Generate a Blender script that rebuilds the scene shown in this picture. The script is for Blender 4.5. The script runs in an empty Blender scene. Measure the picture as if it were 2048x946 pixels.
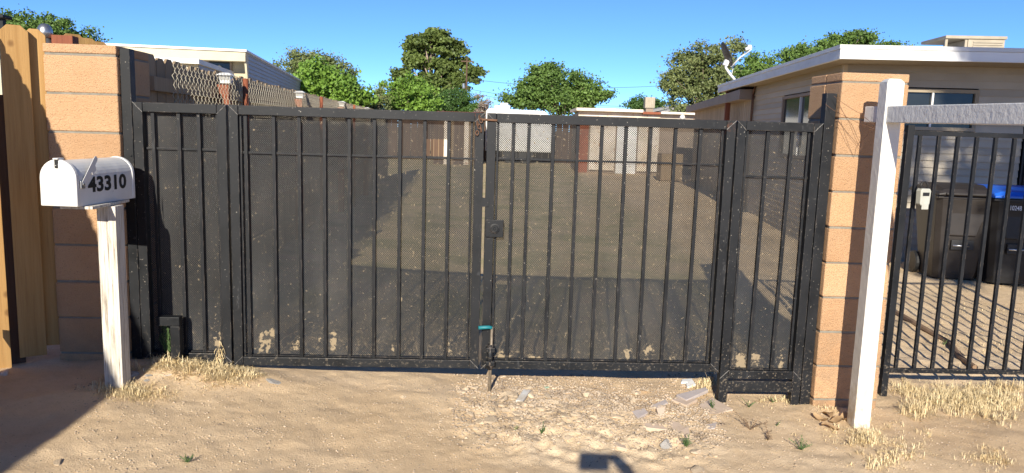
import bpy, math, random
import numpy as np
from mathutils import Vector, Matrix, Euler
rad = math.radians
rng = np.random.default_rng(7); random.seed(7)
S = bpy.context.scene; C = S.collection

# ------------------------------------------------------------------ camera, sky, sun, exposure
CAM_H = 1.45; FPX = 1500.0; TILT = rad(8.1); ROLL = rad(1.74)
SUN_AZ = rad(6.3); SUN_EL = rad(24.0)          # heading the light travels towards (right of +Y), height of the sun
_f = Vector((0, math.cos(TILT), -math.sin(TILT))); _r0 = Vector((1, 0, 0)); _u0 = _r0.cross(_f)
_r = _r0*math.cos(ROLL) + _u0*math.sin(ROLL); _u = _u0*math.cos(ROLL) - _r0*math.sin(ROLL)
cd = bpy.data.cameras.new('camera'); cam = bpy.data.objects.new('camera', cd); C.objects.link(cam)
cd.sensor_width = 36; cd.lens = 36*FPX/2048; cd.clip_start = 0.02; cd.clip_end = 5000
cam.matrix_world = Matrix(((_r.x, _u.x, -_f.x, 0), (_r.y, _u.y, -_f.y, 0), (_r.z, _u.z, -_f.z, CAM_H), (0, 0, 0, 1)))
S.camera = cam
W = bpy.data.worlds.new('World'); S.world = W; W.use_nodes = True
_n = W.node_tree.nodes; _l = W.node_tree.links; _n.clear()
sky = _n.new('ShaderNodeTexSky'); sky.sky_type = 'NISHITA'; sky.sun_disc = False
sky.sun_elevation = SUN_EL; sky.sun_rotation = rad(180) + SUN_AZ
sky.altitude = 700; sky.air_density = 0.5; sky.dust_density = 0.0; sky.ozone_density = 8.0
_b = _n.new('ShaderNodeBackground'); _b.inputs[1].default_value = 0.125
_o = _n.new('ShaderNodeOutputWorld'); _l.new(sky.outputs[0], _b.inputs[0]); _l.new(_b.outputs[0], _o.inputs[0])
sd = bpy.data.lights.new('sun', 'SUN'); sd.energy = 5.0; sd.angle = rad(0.55); sd.color = (1, 0.93, 0.80)
sun = bpy.data.objects.new('sun', sd); C.objects.link(sun)
_d = Vector((math.sin(SUN_AZ)*math.cos(SUN_EL), math.cos(SUN_AZ)*math.cos(SUN_EL), -math.sin(SUN_EL)))
sun.rotation_euler = _d.to_track_quat('-Z', 'Y').to_euler(); sun.location = (-1, -8, 9)
S.view_settings.view_transform = 'Standard'; S.view_settings.look = 'None'
S.view_settings.exposure = 0.68; S.view_settings.gamma = 1.0; S.view_settings.use_curve_mapping = False
S.render.engine = 'CYCLES'

# ------------------------------------------------------------------ measuring helpers (photo pixel + known distance -> world)
def ray(px, py): return _f + _r*((px-1024)/FPX) - _u*((py-473)/FPX)
def at(px, py, Y):
    d = ray(px, py); return Vector((0, 0, CAM_H)) + d*(Y/d.y)
GA = rad(2.8); G0 = Vector((0, 4.2, 0)); GD = Vector((math.cos(GA), math.sin(GA), 0)); GN = Vector((-GD.y, GD.x, 0))
def gp(px, py, off=0.0):
    d = ray(px, py); o = Vector((0, 0, CAM_H)); t = (G0+GN*off-o).dot(GN)/d.dot(GN); p = o+d*t
    return (p-G0).dot(GD), p.z
_gx = [-60, -4, -2.5, -1.9, -1.45, -1.0, -0.5, 0, 1.0, 1.8, 2.5, 6, 60]
_gz = [0.2, 0.17, .125, .085, .03, -.015, -.045, -.075, -.09, -.105, -.11, -.12, -.1]
def gz0(x, y):
    a = np.interp(x, _gx, _gz); k = np.clip((np.asarray(y)-6)/10.0, 0, 1); k = k*k*(3-2*k)
    return a*(1-k)
_vg = {k: np.random.default_rng(k).random((256, 256)) for k in range(1, 6)}
def vnoise(x, y, sc, seed):
    n = 256; g = _vg[seed]; X = np.asarray(x)*sc+1000.37; Y = np.asarray(y)*sc+1000.71
    i = np.floor(X).astype(int); j = np.floor(Y).astype(int); fx = X-i; fy = Y-j; fx = fx*fx*(3-2*fx); fy = fy*fy*(3-2*fy)
    a = g[i % n, j % n]; b = g[(i+1) % n, j % n]; c = g[i % n, (j+1) % n]; d = g[(i+1) % n, (j+1) % n]
    return (a*(1-fx)+b*fx)*(1-fy)+(c*(1-fx)+d*fx)*fy-0.5
def gz(x, y):
    z = gz0(x, y)
    z = z + 0.035*vnoise(x, y, 1.3, 1) + 0.018*vnoise(x, y, 4.0, 2)
    z = z + 0.009*vnoise(x, y, 11, 3) + 0.005*vnoise(x, y, 26, 4)
    # a little heap against the left panel, and a stony swelling under the right leaf
    z = z + 0.045*np.exp(-((np.asarray(x)+1.75)/.45)**2-((np.asarray(y)-3.98)/.14)**2)
    z = z + 0.02*np.exp(-((np.asarray(x)-.45)/.5)**2-((np.asarray(y)-3.75)/.3)**2)
    m_ = np.exp(-((np.asarray(x)-.38)/.62)**4-((np.asarray(y)-3.66)/.36)**4)
    z = z + m_*(.040*vnoise(x, y, 15, 5)+.030*np.abs(vnoise(x, y, 33, 1))+.016*vnoise(x, y, 60, 2))
    z = z + .045*vnoise(x, y, 2.6, 3)*np.clip((np.asarray(x)-1.9)/.5, 0, 1)*np.clip((np.asarray(y)-4.35)/.4, 0, 1)+.02*vnoise(x, y, 9, 4)*np.clip((np.asarray(x)-1.9)/.5, 0, 1)*np.clip((np.asarray(y)-4.35)/.4, 0, 1)
    # shallow wheel ruts running in through the gate
    for c_ in (-.78, .72): z = z - .014*np.exp(-((np.asarray(x)-c_)/.13)**2)*np.clip((np.asarray(y)-1)/1.5, 0, 1)*np.clip((9-np.asarray(y))/3, 0, 1)
    return z
def gr(px, py):
    d = ray(px, py); o = Vector((0, 0, CAM_H)); t = -CAM_H/d.z
    for _ in range(12):
        p = o+d*t; t = (CAM_H-float(gz(p.x, p.y)))/(-d.z)
    p = o+d*t; return Vector((p.x, p.y, float(gz(p.x, p.y))))

# ------------------------------------------------------------------ material helpers
class NT:
    def __init__(s, name):
        m = bpy.data.materials.new(name); m.use_nodes = True; s.m = m; s.t = m.node_tree; s.t.nodes.clear()
        s.out = s.n('ShaderNodeOutputMaterial'); s.p = s.n('ShaderNodeBsdfPrincipled'); s.l(s.p.outputs[0], s.out.inputs[0])
        s.tc = s.n('ShaderNodeTexCoord'); s.oi = None
    def n(s, ty, **k):
        x = s.t.nodes.new(ty)
        for a, v in k.items(): setattr(x, a, v)
        return x
    def l(s, a, b): s.t.links.new(a, b)
    def co(s, scale=(1, 1, 1), rand=True):
        mp = s.n('ShaderNodeMapping'); mp.inputs['Scale'].default_value = scale; s.l(s.tc.outputs['Object'], mp.inputs['Vector'])
        if rand:
            if not s.oi: s.oi = s.n('ShaderNodeObjectInfo')
            mu = s.n('ShaderNodeMath', operation='MULTIPLY'); mu.inputs[1].default_value = 37.0; s.l(s.oi.outputs['Random'], mu.inputs[0])
            s.l(mu.outputs[0], mp.inputs['Location'])
        return mp.outputs[0]
    def noise(s, scale, detail=4, rough=.55, st=(1, 1, 1), rand=True):
        x = s.n('ShaderNodeTexNoise'); x.inputs['Scale'].default_value = scale; x.inputs['Detail'].default_value = detail
        x.inputs['Roughness'].default_value = rough; s.l(s.co(st, rand), x.inputs['Vector']); return x.outputs['Fac']
    def ramp(s, fac, stops):
        x = s.n('ShaderNodeValToRGB'); e = x.color_ramp.elements
        while len(e) > 1: e.remove(e[-1])
        e[0].position = stops[0][0]; e[0].color = s._c(stops[0][1])
        for p, c in stops[1:]: k = e.new(p); k.color = s._c(c)
        s.l(fac, x.inputs[0]); return x.outputs[0]
    def _c(s, c): return (c, c, c, 1) if isinstance(c, (int, float)) else (*c, 1)
    def mix(s, fac, a, b, mode='MIX'):
        x = s.n('ShaderNodeMix', data_type='RGBA', blend_type=mode)
        for v, i in ((fac, 0), (a, 6), (b, 7)):
            if hasattr(v, 'is_linked'): s.l(v, x.inputs[i])
            else: x.inputs[i].default_value = v if i == 0 else s._c(v)
        return x.outputs[2]
    def math(s, op, a, b=0.0, clamp=False):
        x = s.n('ShaderNodeMath', operation=op, use_clamp=clamp)
        for v, i in ((a, 0), (b, 1)):
            if hasattr(v, 'is_linked'): s.l(v, x.inputs[i])
            else: x.inputs[i].default_value = v
        return x.outputs[0]
    def bump(s, h, strength=.3, dist=.01, prev=None):
        x = s.n('ShaderNodeBump'); x.inputs['Strength'].default_value = strength; x.inputs['Distance'].default_value = dist
        s.l(h, x.inputs['Height'])
        if prev is not None: s.l(prev, x.inputs['Normal'])
        s.l(x.outputs[0], s.p.inputs['Normal']); return x.outputs[0]
    def col(s, c):
        if hasattr(c, 'is_linked'): s.l(c, s.p.inputs['Base Color'])
        else: s.p.inputs['Base Color'].default_value = s._c(c)
    def rough(s, r):
        if hasattr(r, 'is_linked'): s.l(r, s.p.inputs['Roughness'])
        else: s.p.inputs['Roughness'].default_value = r
def pm(name, c1, c2, scale=6, rough=.8, bump=.2, bscale=60, st=(1, 1, 1), bst=None, dirt=None, dirt_amt=.62, rand=0.12, metal=0, spec=.4, bdist=.004):
    """general procedural surface: two-tone noise, per-object tone shift, dirt specks, fine relief"""
    t = NT(name); f = t.noise(scale, 5, .6, st); c = t.ramp(f, [(.3, c1), (.7, c2)])
    if dirt is not None:
        f2 = t.noise(scale*4.3, 6, .7, st); c = t.mix(t.ramp(f2, [(dirt_amt, 0.0), (dirt_amt+.05, 1.0)]), c, dirt)
    if rand:
        if not t.oi: t.oi = t.n('ShaderNodeObjectInfo')
        k = t.math('ADD', t.math('MULTIPLY', t.oi.outputs['Random'], 2*rand), 1-rand)
        hs = t.n('ShaderNodeHueSaturation'); t.l(k, hs.inputs['Value']); t.l(c, hs.inputs['Color']); c = hs.outputs[0]
    t.col(c); t.rough(rough); t.p.inputs['Metallic'].default_value = metal; t.p.inputs['Specular IOR Level'].default_value = spec
    if bump: t.bump(t.noise(bscale, 5, .65, bst or st), bump, bdist)
    return t.m

M = {}
# sandy ground
t = NT('sandy_soil'); a = t.noise(.9, 6, .6, rand=False); b = t.noise(14, 6, .7, rand=False); c = t.noise(120, 4, .7, rand=False)
col = t.ramp(a, [(.3, (.62, .445, .265)), (.52, (.70, .52, .325)), (.72, (.76, .59, .395))])
col = t.mix(t.ramp(b, [(.42, .0), (.8, .45)]), col, (.45, .315, .19))
col = t.mix(t.ramp(c, [(.28, .5), (.42, 0.0)]), col, (.25, .175, .115))
v = t.n('ShaderNodeTexVoronoi'); v.inputs['Scale'].default_value = 75; t.l(t.co((1, 1, 1), False), v.inputs['Vector'])
pv = t.math('LESS_THAN', v.outputs['Distance'], .22); gm = t.ramp(t.noise(2.3, 4, .6, rand=False), [(.42, 0.0), (.62, 1.0)])
hs = t.n('ShaderNodeSeparateColor'); t.l(v.outputs['Color'], hs.inputs[0])
peb = t.ramp(hs.outputs[0], [(.1, (.12, .1, .085)), (.45, (.45, .33, .22)), (.8, (.7, .6, .46))])
sel = t.math('MULTIPLY', pv, t.math('GREATER_THAN', hs.outputs[1], .62)); col = t.mix(t.math('MULTIPLY', sel, gm), col, peb)
# pale crushed stone in the driveway: distance from the middle of the rubble, broken up by noise
vm = t.n('ShaderNodeVectorMath', operation='SUBTRACT'); vm.inputs[1].default_value = (.47, 3.66, 0); t.l(t.tc.outputs['Object'], vm.inputs[0])
vs = t.n('ShaderNodeVectorMath', operation='MULTIPLY'); vs.inputs[1].default_value = (1.3, 1.9, 0); t.l(vm.outputs[0], vs.inputs[0])
vl = t.n('ShaderNodeVectorMath', operation='LENGTH'); t.l(vs.outputs[0], vl.inputs[0])
rf = t.math('ADD', vl.outputs['Value'], t.math('MULTIPLY', t.math('SUBTRACT', t.noise(5, 5, .7, rand=False), .5), 1.3))
col = t.mix(t.ramp(rf, [(.55, .7), (1.0, 0.0)]), col, (.74, .585, .40))
# trodden straw further into the yard
sp = t.n('ShaderNodeSeparateXYZ'); t.l(t.tc.outputs['Object'], sp.inputs[0])
yf = t.ramp(t.math('DIVIDE', sp.outputs['Y'], 10), [(.46, 0.0), (.58, 1.0)])
st_ = t.ramp(t.noise(1.1, 6, .65, rand=False), [(.36, (.50, .38, .23)), (.5, (.44, .36, .20)), (.62, (.27, .26, .12)), (.75, (.42, .35, .2))])
col = t.mix(t.math('MULTIPLY', t.math('MULTIPLY', yf, t.ramp(t.math('DIVIDE', sp.outputs['X'], 10), [(.19, 1.0), (.26, .15)])), .85), col, st_)
t.col(col); t.rough(.95); t.p.inputs['Specular IOR Level'].default_value = .15
n1 = t.bump(t.noise(34, 8, .8, rand=False), .45, .018); n2 = t.bump(c, .7, .007, n1); t.bump(t.math('MULTIPLY', pv, gm), .35, .006, n2)
M['soil'] = t.m
# tan concrete block
t = NT('tan_block'); f = t.noise(3, 4, .6); g = t.noise(150, 3, .6); h = t.noise(320, 2, .5)
col = t.ramp(f, [(.3, (.49, .29, .155)), (.7, (.555, .342, .192))]); col = t.mix(t.ramp(g, [(.30, .7), (.40, 0.0)]), col, (.22, .125, .065))
ge = t.n('ShaderNodeNewGeometry'); sp = t.n('ShaderNodeSeparateXYZ'); t.l(ge.outputs['Position'], sp.inputs[0])
col = t.mix(t.math('MULTIPLY', t.ramp(sp.outputs['Z'], [(.0, .9), (.5, .1)]), t.ramp(t.noise(9, 6, .7), [(.42, 0.0), (.62, .7)])), col, (.30, .21, .135))
col = t.mix(t.ramp(t.noise(2.2, 6, .7, (1, 1, .3)), [(.52, 0.0), (.7, .4)]), col, (.50, .345, .215))
col = t.mix(t.ramp(h, [(.62, 0.0), (.72, .5)]), col, (.72, .52, .34))
if not t.oi: t.oi = t.n('ShaderNodeObjectInfo')
q = t.n('ShaderNodeHueSaturation'); t.l(t.math('ADD', t.math('MULTIPLY', t.oi.outputs['Random'], .26), .87), q.inputs['Value']); t.l(col, q.inputs['Color'])
t.col(q.outputs[0]); t.rough(.95); t.p.inputs['Specular IOR Level'].default_value = .2
n1 = t.bump(g, .9, .012); n2 = t.bump(h, .5, .004, n1); t.bump(t.noise(26, 4, .6), .4, .01, n2); M['block'] = t.m
M['mortar'] = pm('grey_mortar', (.17, .155, .125), (.25, .23, .19), 20, .95, .4, 180)
# black painted steel, chipped and dusty
def steel(name, rust=.5, dust=.685):
    t = NT(name); f = t.noise(5, 5, .6); col = t.ramp(f, [(.3, (.004, .005, .0065)), (.7, (.011, .012, .0145))])
    sc = t.noise(9, 7, .75, (1, 1, .35)); col = t.mix(t.ramp(sc, [(.62, 0.0), (.68, .3)]), col, (.11, .11, .115))
    ru = t.noise(3.1, 7, .75); col = t.mix(t.ramp(ru, [(.66, 0.0), (.72, rust)]), col, (.16, .065, .03))
    s2 = t.noise(95, 3, .6); col = t.mix(t.ramp(s2, [(dust, 0.0), (dust+.05, .85)]), col, (.42, .38, .32))
    bv = t.n('ShaderNodeBevel', samples=3); bv.inputs['Radius'].default_value = .004; ge = t.n('ShaderNodeNewGeometry'); dt = t.n('ShaderNodeVectorMath', operation='DOT_PRODUCT'); t.l(bv.outputs[0], dt.inputs[0]); t.l(ge.outputs['True Normal'], dt.inputs[1])
    ed = t.math('MULTIPLY', t.math('LESS_THAN', dt.outputs['Value'], .93), t.ramp(t.noise(16, 6, .75), [(.50, 0.0), (.60, .8)])); col = t.mix(ed, col, (.20, .16, .13))
    # dirt splashed up from the ground
    ge = t.n('ShaderNodeNewGeometry'); sp = t.n('ShaderNodeSeparateXYZ'); t.l(ge.outputs['Position'], sp.inputs[0])
    low = t.ramp(sp.outputs['Z'], [(.02, 1.0), (.30, 0.0)]); sp2 = t.noise(60, 6, .7)
    col = t.mix(t.math('MULTIPLY', low, t.ramp(sp2, [(.56, 0.0), (.66, .6)])), col, (.26, .21, .15))
    t.col(col); t.rough(t.ramp(f, [(.3, .42), (.7, .65)])); t.p.inputs['Specular IOR Level'].default_value = .3
    t.bump(t.noise(60, 5, .6), .12, .003); return t.m
M['steel'] = steel('black_painted_steel'); M['steel2'] = steel('black_fence_paint', .15, .74)
# perforated screen: real openings, dust and dried mud on the web
def screen(name, blobs, dense=0.0):
    t = NT(name); sp = t.n('ShaderNodeSeparateXYZ'); t.l(t.tc.outputs['Object'], sp.inputs[0])
    k = 2*math.pi/.0112
    cx = t.math('COSINE', t.math('MULTIPLY', sp.outputs['X'], k)); cz = t.math('COSINE', t.math('MULTIPLY', sp.outputs['Z'], k*1.12))
    clog = t.ramp(t.noise(4, 6, .7, rand=False), [(.3, .17+dense), (.5, .25+dense), (.75, .5+dense)])
    hole = t.math('GREATER_THAN', t.math('MULTIPLY', cx, cz), clog)
    d1 = t.noise(2.6, 6, .65, (1, 1, .45), False); col = t.ramp(d1, [(.32, (.018, .018, .018)), (.55, (.032, .0315, .031)), (.78, (.066, .063, .059))])
    s2 = t.noise(80, 3, .65, rand=False); spk = t.ramp(s2, [(.65, 0.0), (.68, .9)])
    mud = spk
    wob = t.n('ShaderNodeTexNoise'); wob.inputs['Scale'].default_value = 36; wob.inputs['Detail'].default_value = 6; wob.inputs['Roughness'].default_value = .7
    t.l(t.tc.outputs['Object'], wob.inputs['Vector'])
    for (bx, bz, rx, rz) in blobs:
        ax = t.math('DIVIDE', t.math('SUBTRACT', sp.outputs['X'], bx), rx); az = t.math('DIVIDE', t.math('SUBTRACT', sp.outputs['Z'], bz), rz)
        dd = t.math('ADD', t.math('MULTIPLY', ax, ax), t.math('MULTIPLY', az, az))
        dd = t.math('ADD', dd, t.math('MULTIPLY', t.math('SUBTRACT', wob.outputs['Fac'], .5), 9.0))
        mud = t.math('MAXIMUM', mud, t.ramp(dd, [(.35, 1.0), (.75, 0.0)]))
    low = t.ramp(sp.outputs['Z'], [(.12, 1.0), (.42, 0.0)]); sp2 = t.noise(48, 5, .7, rand=False)
    mud = t.math('MAXIMUM', mud, t.math('MULTIPLY', low, t.ramp(sp2, [(.54, 0.0), (.66, .7)])))
    t.col(t.mix(mud, col, (.25, .195, .125))); t.rough(.75); t.p.inputs['Specular IOR Level'].default_value = .3
    op = t.math('MULTIPLY', hole, t.math('LESS_THAN', mud, .5)); tr = t.n('ShaderNodeBsdfTransparent'); mx = t.n('ShaderNodeMixShader')
    t.l(op, mx.inputs[0]); t.l(t.p.outputs[0], mx.inputs[1]); t.l(tr.outputs[0], mx.inputs[2]); t.l(mx.outputs[0], t.out.inputs[0]); return t.m
# timber
def timber(name, c1, c2, knot=(.2, .1, .04), grain=.35, rough=.75, axis=2, gs=70):
    t = NT(name); st = [1, 1, 1]; st[axis] = .045; f = t.noise(gs*.4, 6, .7, st); st2 = [1, 1, 1]; st2[axis] = .02
    g = t.noise(gs*2.2, 5, .7, st2); col = t.ramp(f, [(.28, c1), (.7, c2)]); col = t.mix(t.ramp(g, [(.3, .35), (.48, 0.0)]), col, knot)
    v = t.n('ShaderNodeTexVoronoi'); v.inputs['Scale'].default_value = 4.5; st3 = [1, 1, 1]; st3[axis] = .8; t.l(t.co(st3), v.inputs['Vector'])
    col = t.mix(t.ramp(v.outputs['Distance'], [(.06, .8), (.10, 0.0)]), col, knot)
    if not t.oi: t.oi = t.n('ShaderNodeObjectInfo')
    q = t.n('ShaderNodeHueSaturation'); t.l(t.math('ADD', t.math('MULTIPLY', t.oi.outputs['Random'], .3), .85), q.inputs['Value']); t.l(col, q.inputs['Color'])
    t.col(q.outputs[0]); t.rough(rough); t.p.inputs['Specular IOR Level'].default_value = .25; t.bump(g, grain, .004); return t.m
M['cedar'] = timber('new_cedar', (.30, .165, .055), (.42, .25, .095), (.16, .08, .028), .4)
M['fence_old'] = timber('weathered_cedar', (.22, .15, .085), (.32, .23, .14), (.11, .07, .04))
M['redwood'] = timber('red_brown_stain', (.20, .06, .03), (.30, .10, .05), (.10, .03, .02))
M['darkpost'] = timber('dark_brown_post', (.075, .045, .03), (.12, .075, .05), (.04, .025, .016))
# bare grey post with peeling whitewash
t = NT('peeling_post'); g = t.noise(120, 6, .75, (1, 1, .03)); p = t.noise(30, 6, .7, (1, 1, .12))
col = t.ramp(g, [(.36, (.24, .19, .14)), (.45, (.54, .49, .41)), (.58, (.70, .67, .60))]); col = t.mix(t.ramp(p, [(.58, 0.0), (.66, .6)]), col, (.40, .31, .22))
t.col(col); t.rough(.9); t.bump(g, .9, .008); M['postwood'] = t.m
t = NT('white_painted_timber'); g = t.noise(60, 6, .7, (1, 1, .08)); b2 = t.noise(34, 5, .6)
col = t.ramp(t.noise(7, 5, .6), [(.3, (.62, .60, .55)), (.7, (.72, .70, .64))]); col = t.mix(t.ramp(t.noise(40, 5, .7), [(.68, 0.0), (.72, .6)]), col, (.40, .34, .27))
ge = t.n('ShaderNodeNewGeometry'); sp = t.n('ShaderNodeSeparateXYZ'); t.l(ge.outputs['Position'], sp.inputs[0])
col = t.mix(t.math('MULTIPLY', t.ramp(sp.outputs['Z'], [(.0, 1.0), (.3, 0.0)]), t.ramp(t.noise(12, 6, .7), [(.38, 0.0), (.6, .8)])), col, (.46, .35, .22)); col = t.mix(t.ramp(g, [(.33, .55), (.38, 0.0)]), col, (.36, .31, .25))
t.col(col); t.rough(.55); n1 = t.bump(b2, .5, .008); t.bump(g, .3, .003, n1); M['whitewood'] = t.m
t = NT('white_enamel'); f = t.noise(6, 5, .6); col = t.ramp(f, [(.3, (.60, .59, .56)), (.7, (.69, .68, .65))])
col = t.mix(t.ramp(t.noise(26, 6, .7), [(.665, 0.0), (.69, .8)]), col, (.25, .2, .15)); t.col(col); col = t.mix(t.ramp(t.noise(5, 7, .75, (1, 1, .5)), [(.56, 0.0), (.72, .5)]), col, (.40, .34, .25)); t.col(col); t.rough(t.ramp(f, [(.3, .35), (.7, .6)])); n1 = t.bump(t.noise(25, 4, .6), .1, .004); t.bump(t.noise(9, 2, .5), .35, .012, n1); M['enamel'] = t.m
M['whitetrim'] = pm('white_fascia_paint', (.66, .65, .62), (.78, .77, .74), 3, .6, .2, 30, st=(.3, 1, 3), dirt=(.4, .36, .3), dirt_amt=.68)
M['siding'] = pm('cream_siding', (.46, .37, .24), (.52, .42, .28), 2, .6, .1, 40)
M['siding_shaded'] = pm('shade_toned_front_siding', (.36, .31, .235), (.43, .375, .29), 2, .6, .1, 40)  # front wall toned down: its shade is put into the siding colour
M['soffit'] = pm('soffit_board', (.28, .23, .16), (.33, .27, .19), 2, .8, .1, 40)
M['tanwall'] = pm('tan_grooved_panel', (.36, .28, .18), (.43, .33, .22), 2, .8, .1, 40)
M['brownfascia'] = pm('brown_fascia', (.24, .18, .13), (.30, .23, .17), 3, .7, .1, 40)
M['greysiding'] = pm('grey_lap_siding', (.33, .33, .34), (.38, .38, .39), 2, .6, .1, 40)
M['cream'] = pm('cream_stucco', (.50, .43, .29), (.56, .49, .34), 2, .7, .1, 40)
M['roofgrey'] = pm('grey_shingle', (.18, .18, .18), (.27, .27, .27), 8, .9, .4, 30)
M['roofwhite'] = pm('white_roof_coat', (.62, .61, .58), (.7, .69, .66), 2, .7, .1, 30)
M['shedboard'] = pm('faded_white_board', (.58, .48, .36), (.68, .62, .54), 3, .85, .3, 30, st=(1, 1, .3), dirt=(.36, .2, .12), dirt_amt=.6)
M['galv'] = pm('galvanised_wire', (.50, .44, .33), (.62, .56, .44), 30, .45, 0, 30, metal=.2)
M['metal'] = pm('dull_zinc', (.40, .40, .40), (.55, .55, .55), 12, .35, .1, 60, metal=.9)
M['rusty'] = pm('rusty_iron', (.10, .05, .03), (.22, .12, .07), 40, .8, .3, 150, metal=.2)
M['binbrown'] = pm('dark_brown_plastic', (.022, .018, .016), (.032, .027, .024), 6, .45, .1, 60, rand=0)
M['binblack'] = pm('black_plastic', (.009, .0095, .011), (.015, .0155, .017), 6, .45, .1, 60, rand=0)
M['binblue'] = pm('blue_plastic', (.015, .10, .50), (.02, .13, .58), 6, .4, .05, 60, rand=0)
M['ink'] = pm('black_ink', (.012, .012, .012), (.02, .02, .02), 40, .5, 0, rand=0)
M['whiteink'] = pm('white_print', (.6, .6, .6), (.7, .7, .7), 40, .5, 0, rand=0)
M['teal'] = pm('teal_rubber', (.008, .13, .155), (.012, .17, .20), 30, .5, .1, 200, rand=0)
M['weld'] = pm('scuffed_weld', (.02, .02, .022), (.24, .22, .2), 70, .5, .3, 200)
M['bolt'] = pm('worn_steel_rod', (.16, .125, .09), (.30, .25, .19), 30, .55, .2, 120, metal=.4, rand=0)
M['boxgrey'] = pm('pale_grey_plastic', (.36, .36, .31), (.43, .43, .38), 20, .5, .05, 60, rand=0)
M['dish'] = pm('charcoal_dish', (.022, .022, .025), (.03, .03, .034), 6, .5, 0, rand=0)
M['bracket'] = pm('pale_grey_tube', (.60, .60, .60), (.68, .68, .68), 6, .45, 0, rand=0)
M['cooler'] = pm('beige_enamel_sheet', (.30, .255, .18), (.40, .34, .25), 5, .55, .1, 40, rand=0)
M['stone'] = pm('pale_limestone', (.54, .41, .27), (.70, .56, .40), 14, .92, .7, 70, dirt=(.36, .24, .14), dirt_amt=.6, rand=.2, bdist=.008)
M['greystone'] = pm('grey_concrete_lump', (.36, .33, .30), (.50, .47, .43), 14, .95, .7, 60, dirt=(.2, .18, .16), dirt_amt=.6, rand=.1, bdist=.01)
M['flag'] = pm('pink_flagstone', (.54, .41, .30), (.66, .52, .40), 9, .9, .3, 60, st=(1, 1, 6), rand=.15)
M['flaggrey'] = pm('mauve_flagstone', (.42, .36, .33), (.52, .45, .41), 9, .9, .3, 60, rand=.15)
M['greenstone'] = pm('pale_green_stone', (.30, .42, .30), (.42, .52, .38), 20, .8, .3, 60, rand=0)
M['pebble'] = pm('mixed_gravel', (.20, .15, .11), (.62, .50, .37), 9, .9, .3, 120, rand=0)
M['straw'] = pm('dry_straw', (.58, .43, .21), (.84, .71, .45), 18, .8, 0, rand=0, dirt=(.34, .22, .11), dirt_amt=.56)
M['litter'] = pm('brown_dead_leaf', (.26, .16, .08), (.42, .28, .15), 25, .85, .2, 90, rand=.1)
M['twig'] = pm('dry_twig', (.16, .10, .06), (.26, .17, .10), 25, .9, 0, rand=0)
M['weed'] = pm('weed_green', (.06, .11, .03), (.11, .17, .06), 25, .7, 0, rand=.1)
M['bark'] = pm('grey_brown_bark', (.12, .09, .065), (.22, .17, .13), 4, .95, .5, 20)
M['palebark'] = pm('pale_pine_bark', (.34, .25, .19), (.46, .36, .29), 2, .95, .4, 8)
M['skin'] = pm('skin', (.42, .25, .18), (.46, .28, .20), 8, .6, 0, rand=0)
M['shirt'] = pm('navy_cotton', (.03, .04, .07), (.04, .05, .09), 20, .9, .2, 300, rand=0)
M['hair'] = pm('dark_hair', (.02, .014, .01), (.03, .02, .015), 60, .6, .3, 200, rand=0)
M['phone'] = pm('black_phone_glass', (.01, .01, .012), (.015, .015, .018), 6, .2, 0, rand=0)
M['irondoor'] = pm('dark_iron_door', (.015, .016, .018), (.025, .026, .028), 6, .5, 0, rand=0)  # even dark iron of the security screen door, no emission
t = NT('window_glass'); t.col(t.ramp(t.noise(1.2, 3), [(.3, (.010, .013, .015)), (.7, (.03, .035, .038))])); t.rough(.08); t.p.inputs['Specular IOR Level'].default_value = .35; M['glass'] = t.m
t = NT('lamp_lens'); t.col((.75, .75, .72)); t.rough(.2); t.p.inputs['Transmission Weight'].default_value = .5; M['lens'] = t.m
def leafmat(name, c1, c2, sc):
    t = NT(name); f = t.noise(sc, 5, .7); g = t.noise(sc*9, 3, .6); col = t.ramp(f, [(.3, tuple(v*.75 for v in c1)), (.5, tuple((a+b)/2 for a, b in zip(c1, c2))), (.72, tuple(v*1.12 for v in c2))])
    col = t.mix(t.ramp(g, [(.5, 0.0), (.72, .5)]), col, (c2[0]*1.35, c2[1]*1.1, c2[2]*1.2)); t.col(col); t.rough(.55); t.p.inputs['Specular IOR Level'].default_value = .35
    tr = t.n('ShaderNodeBsdfTranslucent'); t.l(col, tr.inputs[0]); mx = t.n('ShaderNodeMixShader'); mx.inputs[0].default_value = .28
    t.l(t.p.outputs[0], mx.inputs[1]); t.l(tr.outputs[0], mx.inputs[2]); t.l(mx.outputs[0], t.out.inputs[0]); return t.m
M['pine'] = leafmat('pine_needles', (.080, .122, .030), (.178, .236, .060), .5)
M['leafbright'] = leafmat('mulberry_leaf', (0.103, 0.207, 0.029), (0.218, 0.356, 0.057), .8)
M['leafmid'] = leafmat('elm_leaf', (.082, .155, .034), (.165, .262, .060), .8)
M['leafdull'] = leafmat('dusty_leaf', (0.115, 0.155, 0.052), (0.230, 0.265, 0.098), .8)
M['leafdark'] = leafmat('dark_leaf', (0.052, 0.115, 0.028), (0.103, 0.196, 0.046), .8)
M['leafgrey'] = leafmat('bare_bush', (.22, .17, .13), (.30, .25, .20), .8)

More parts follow.
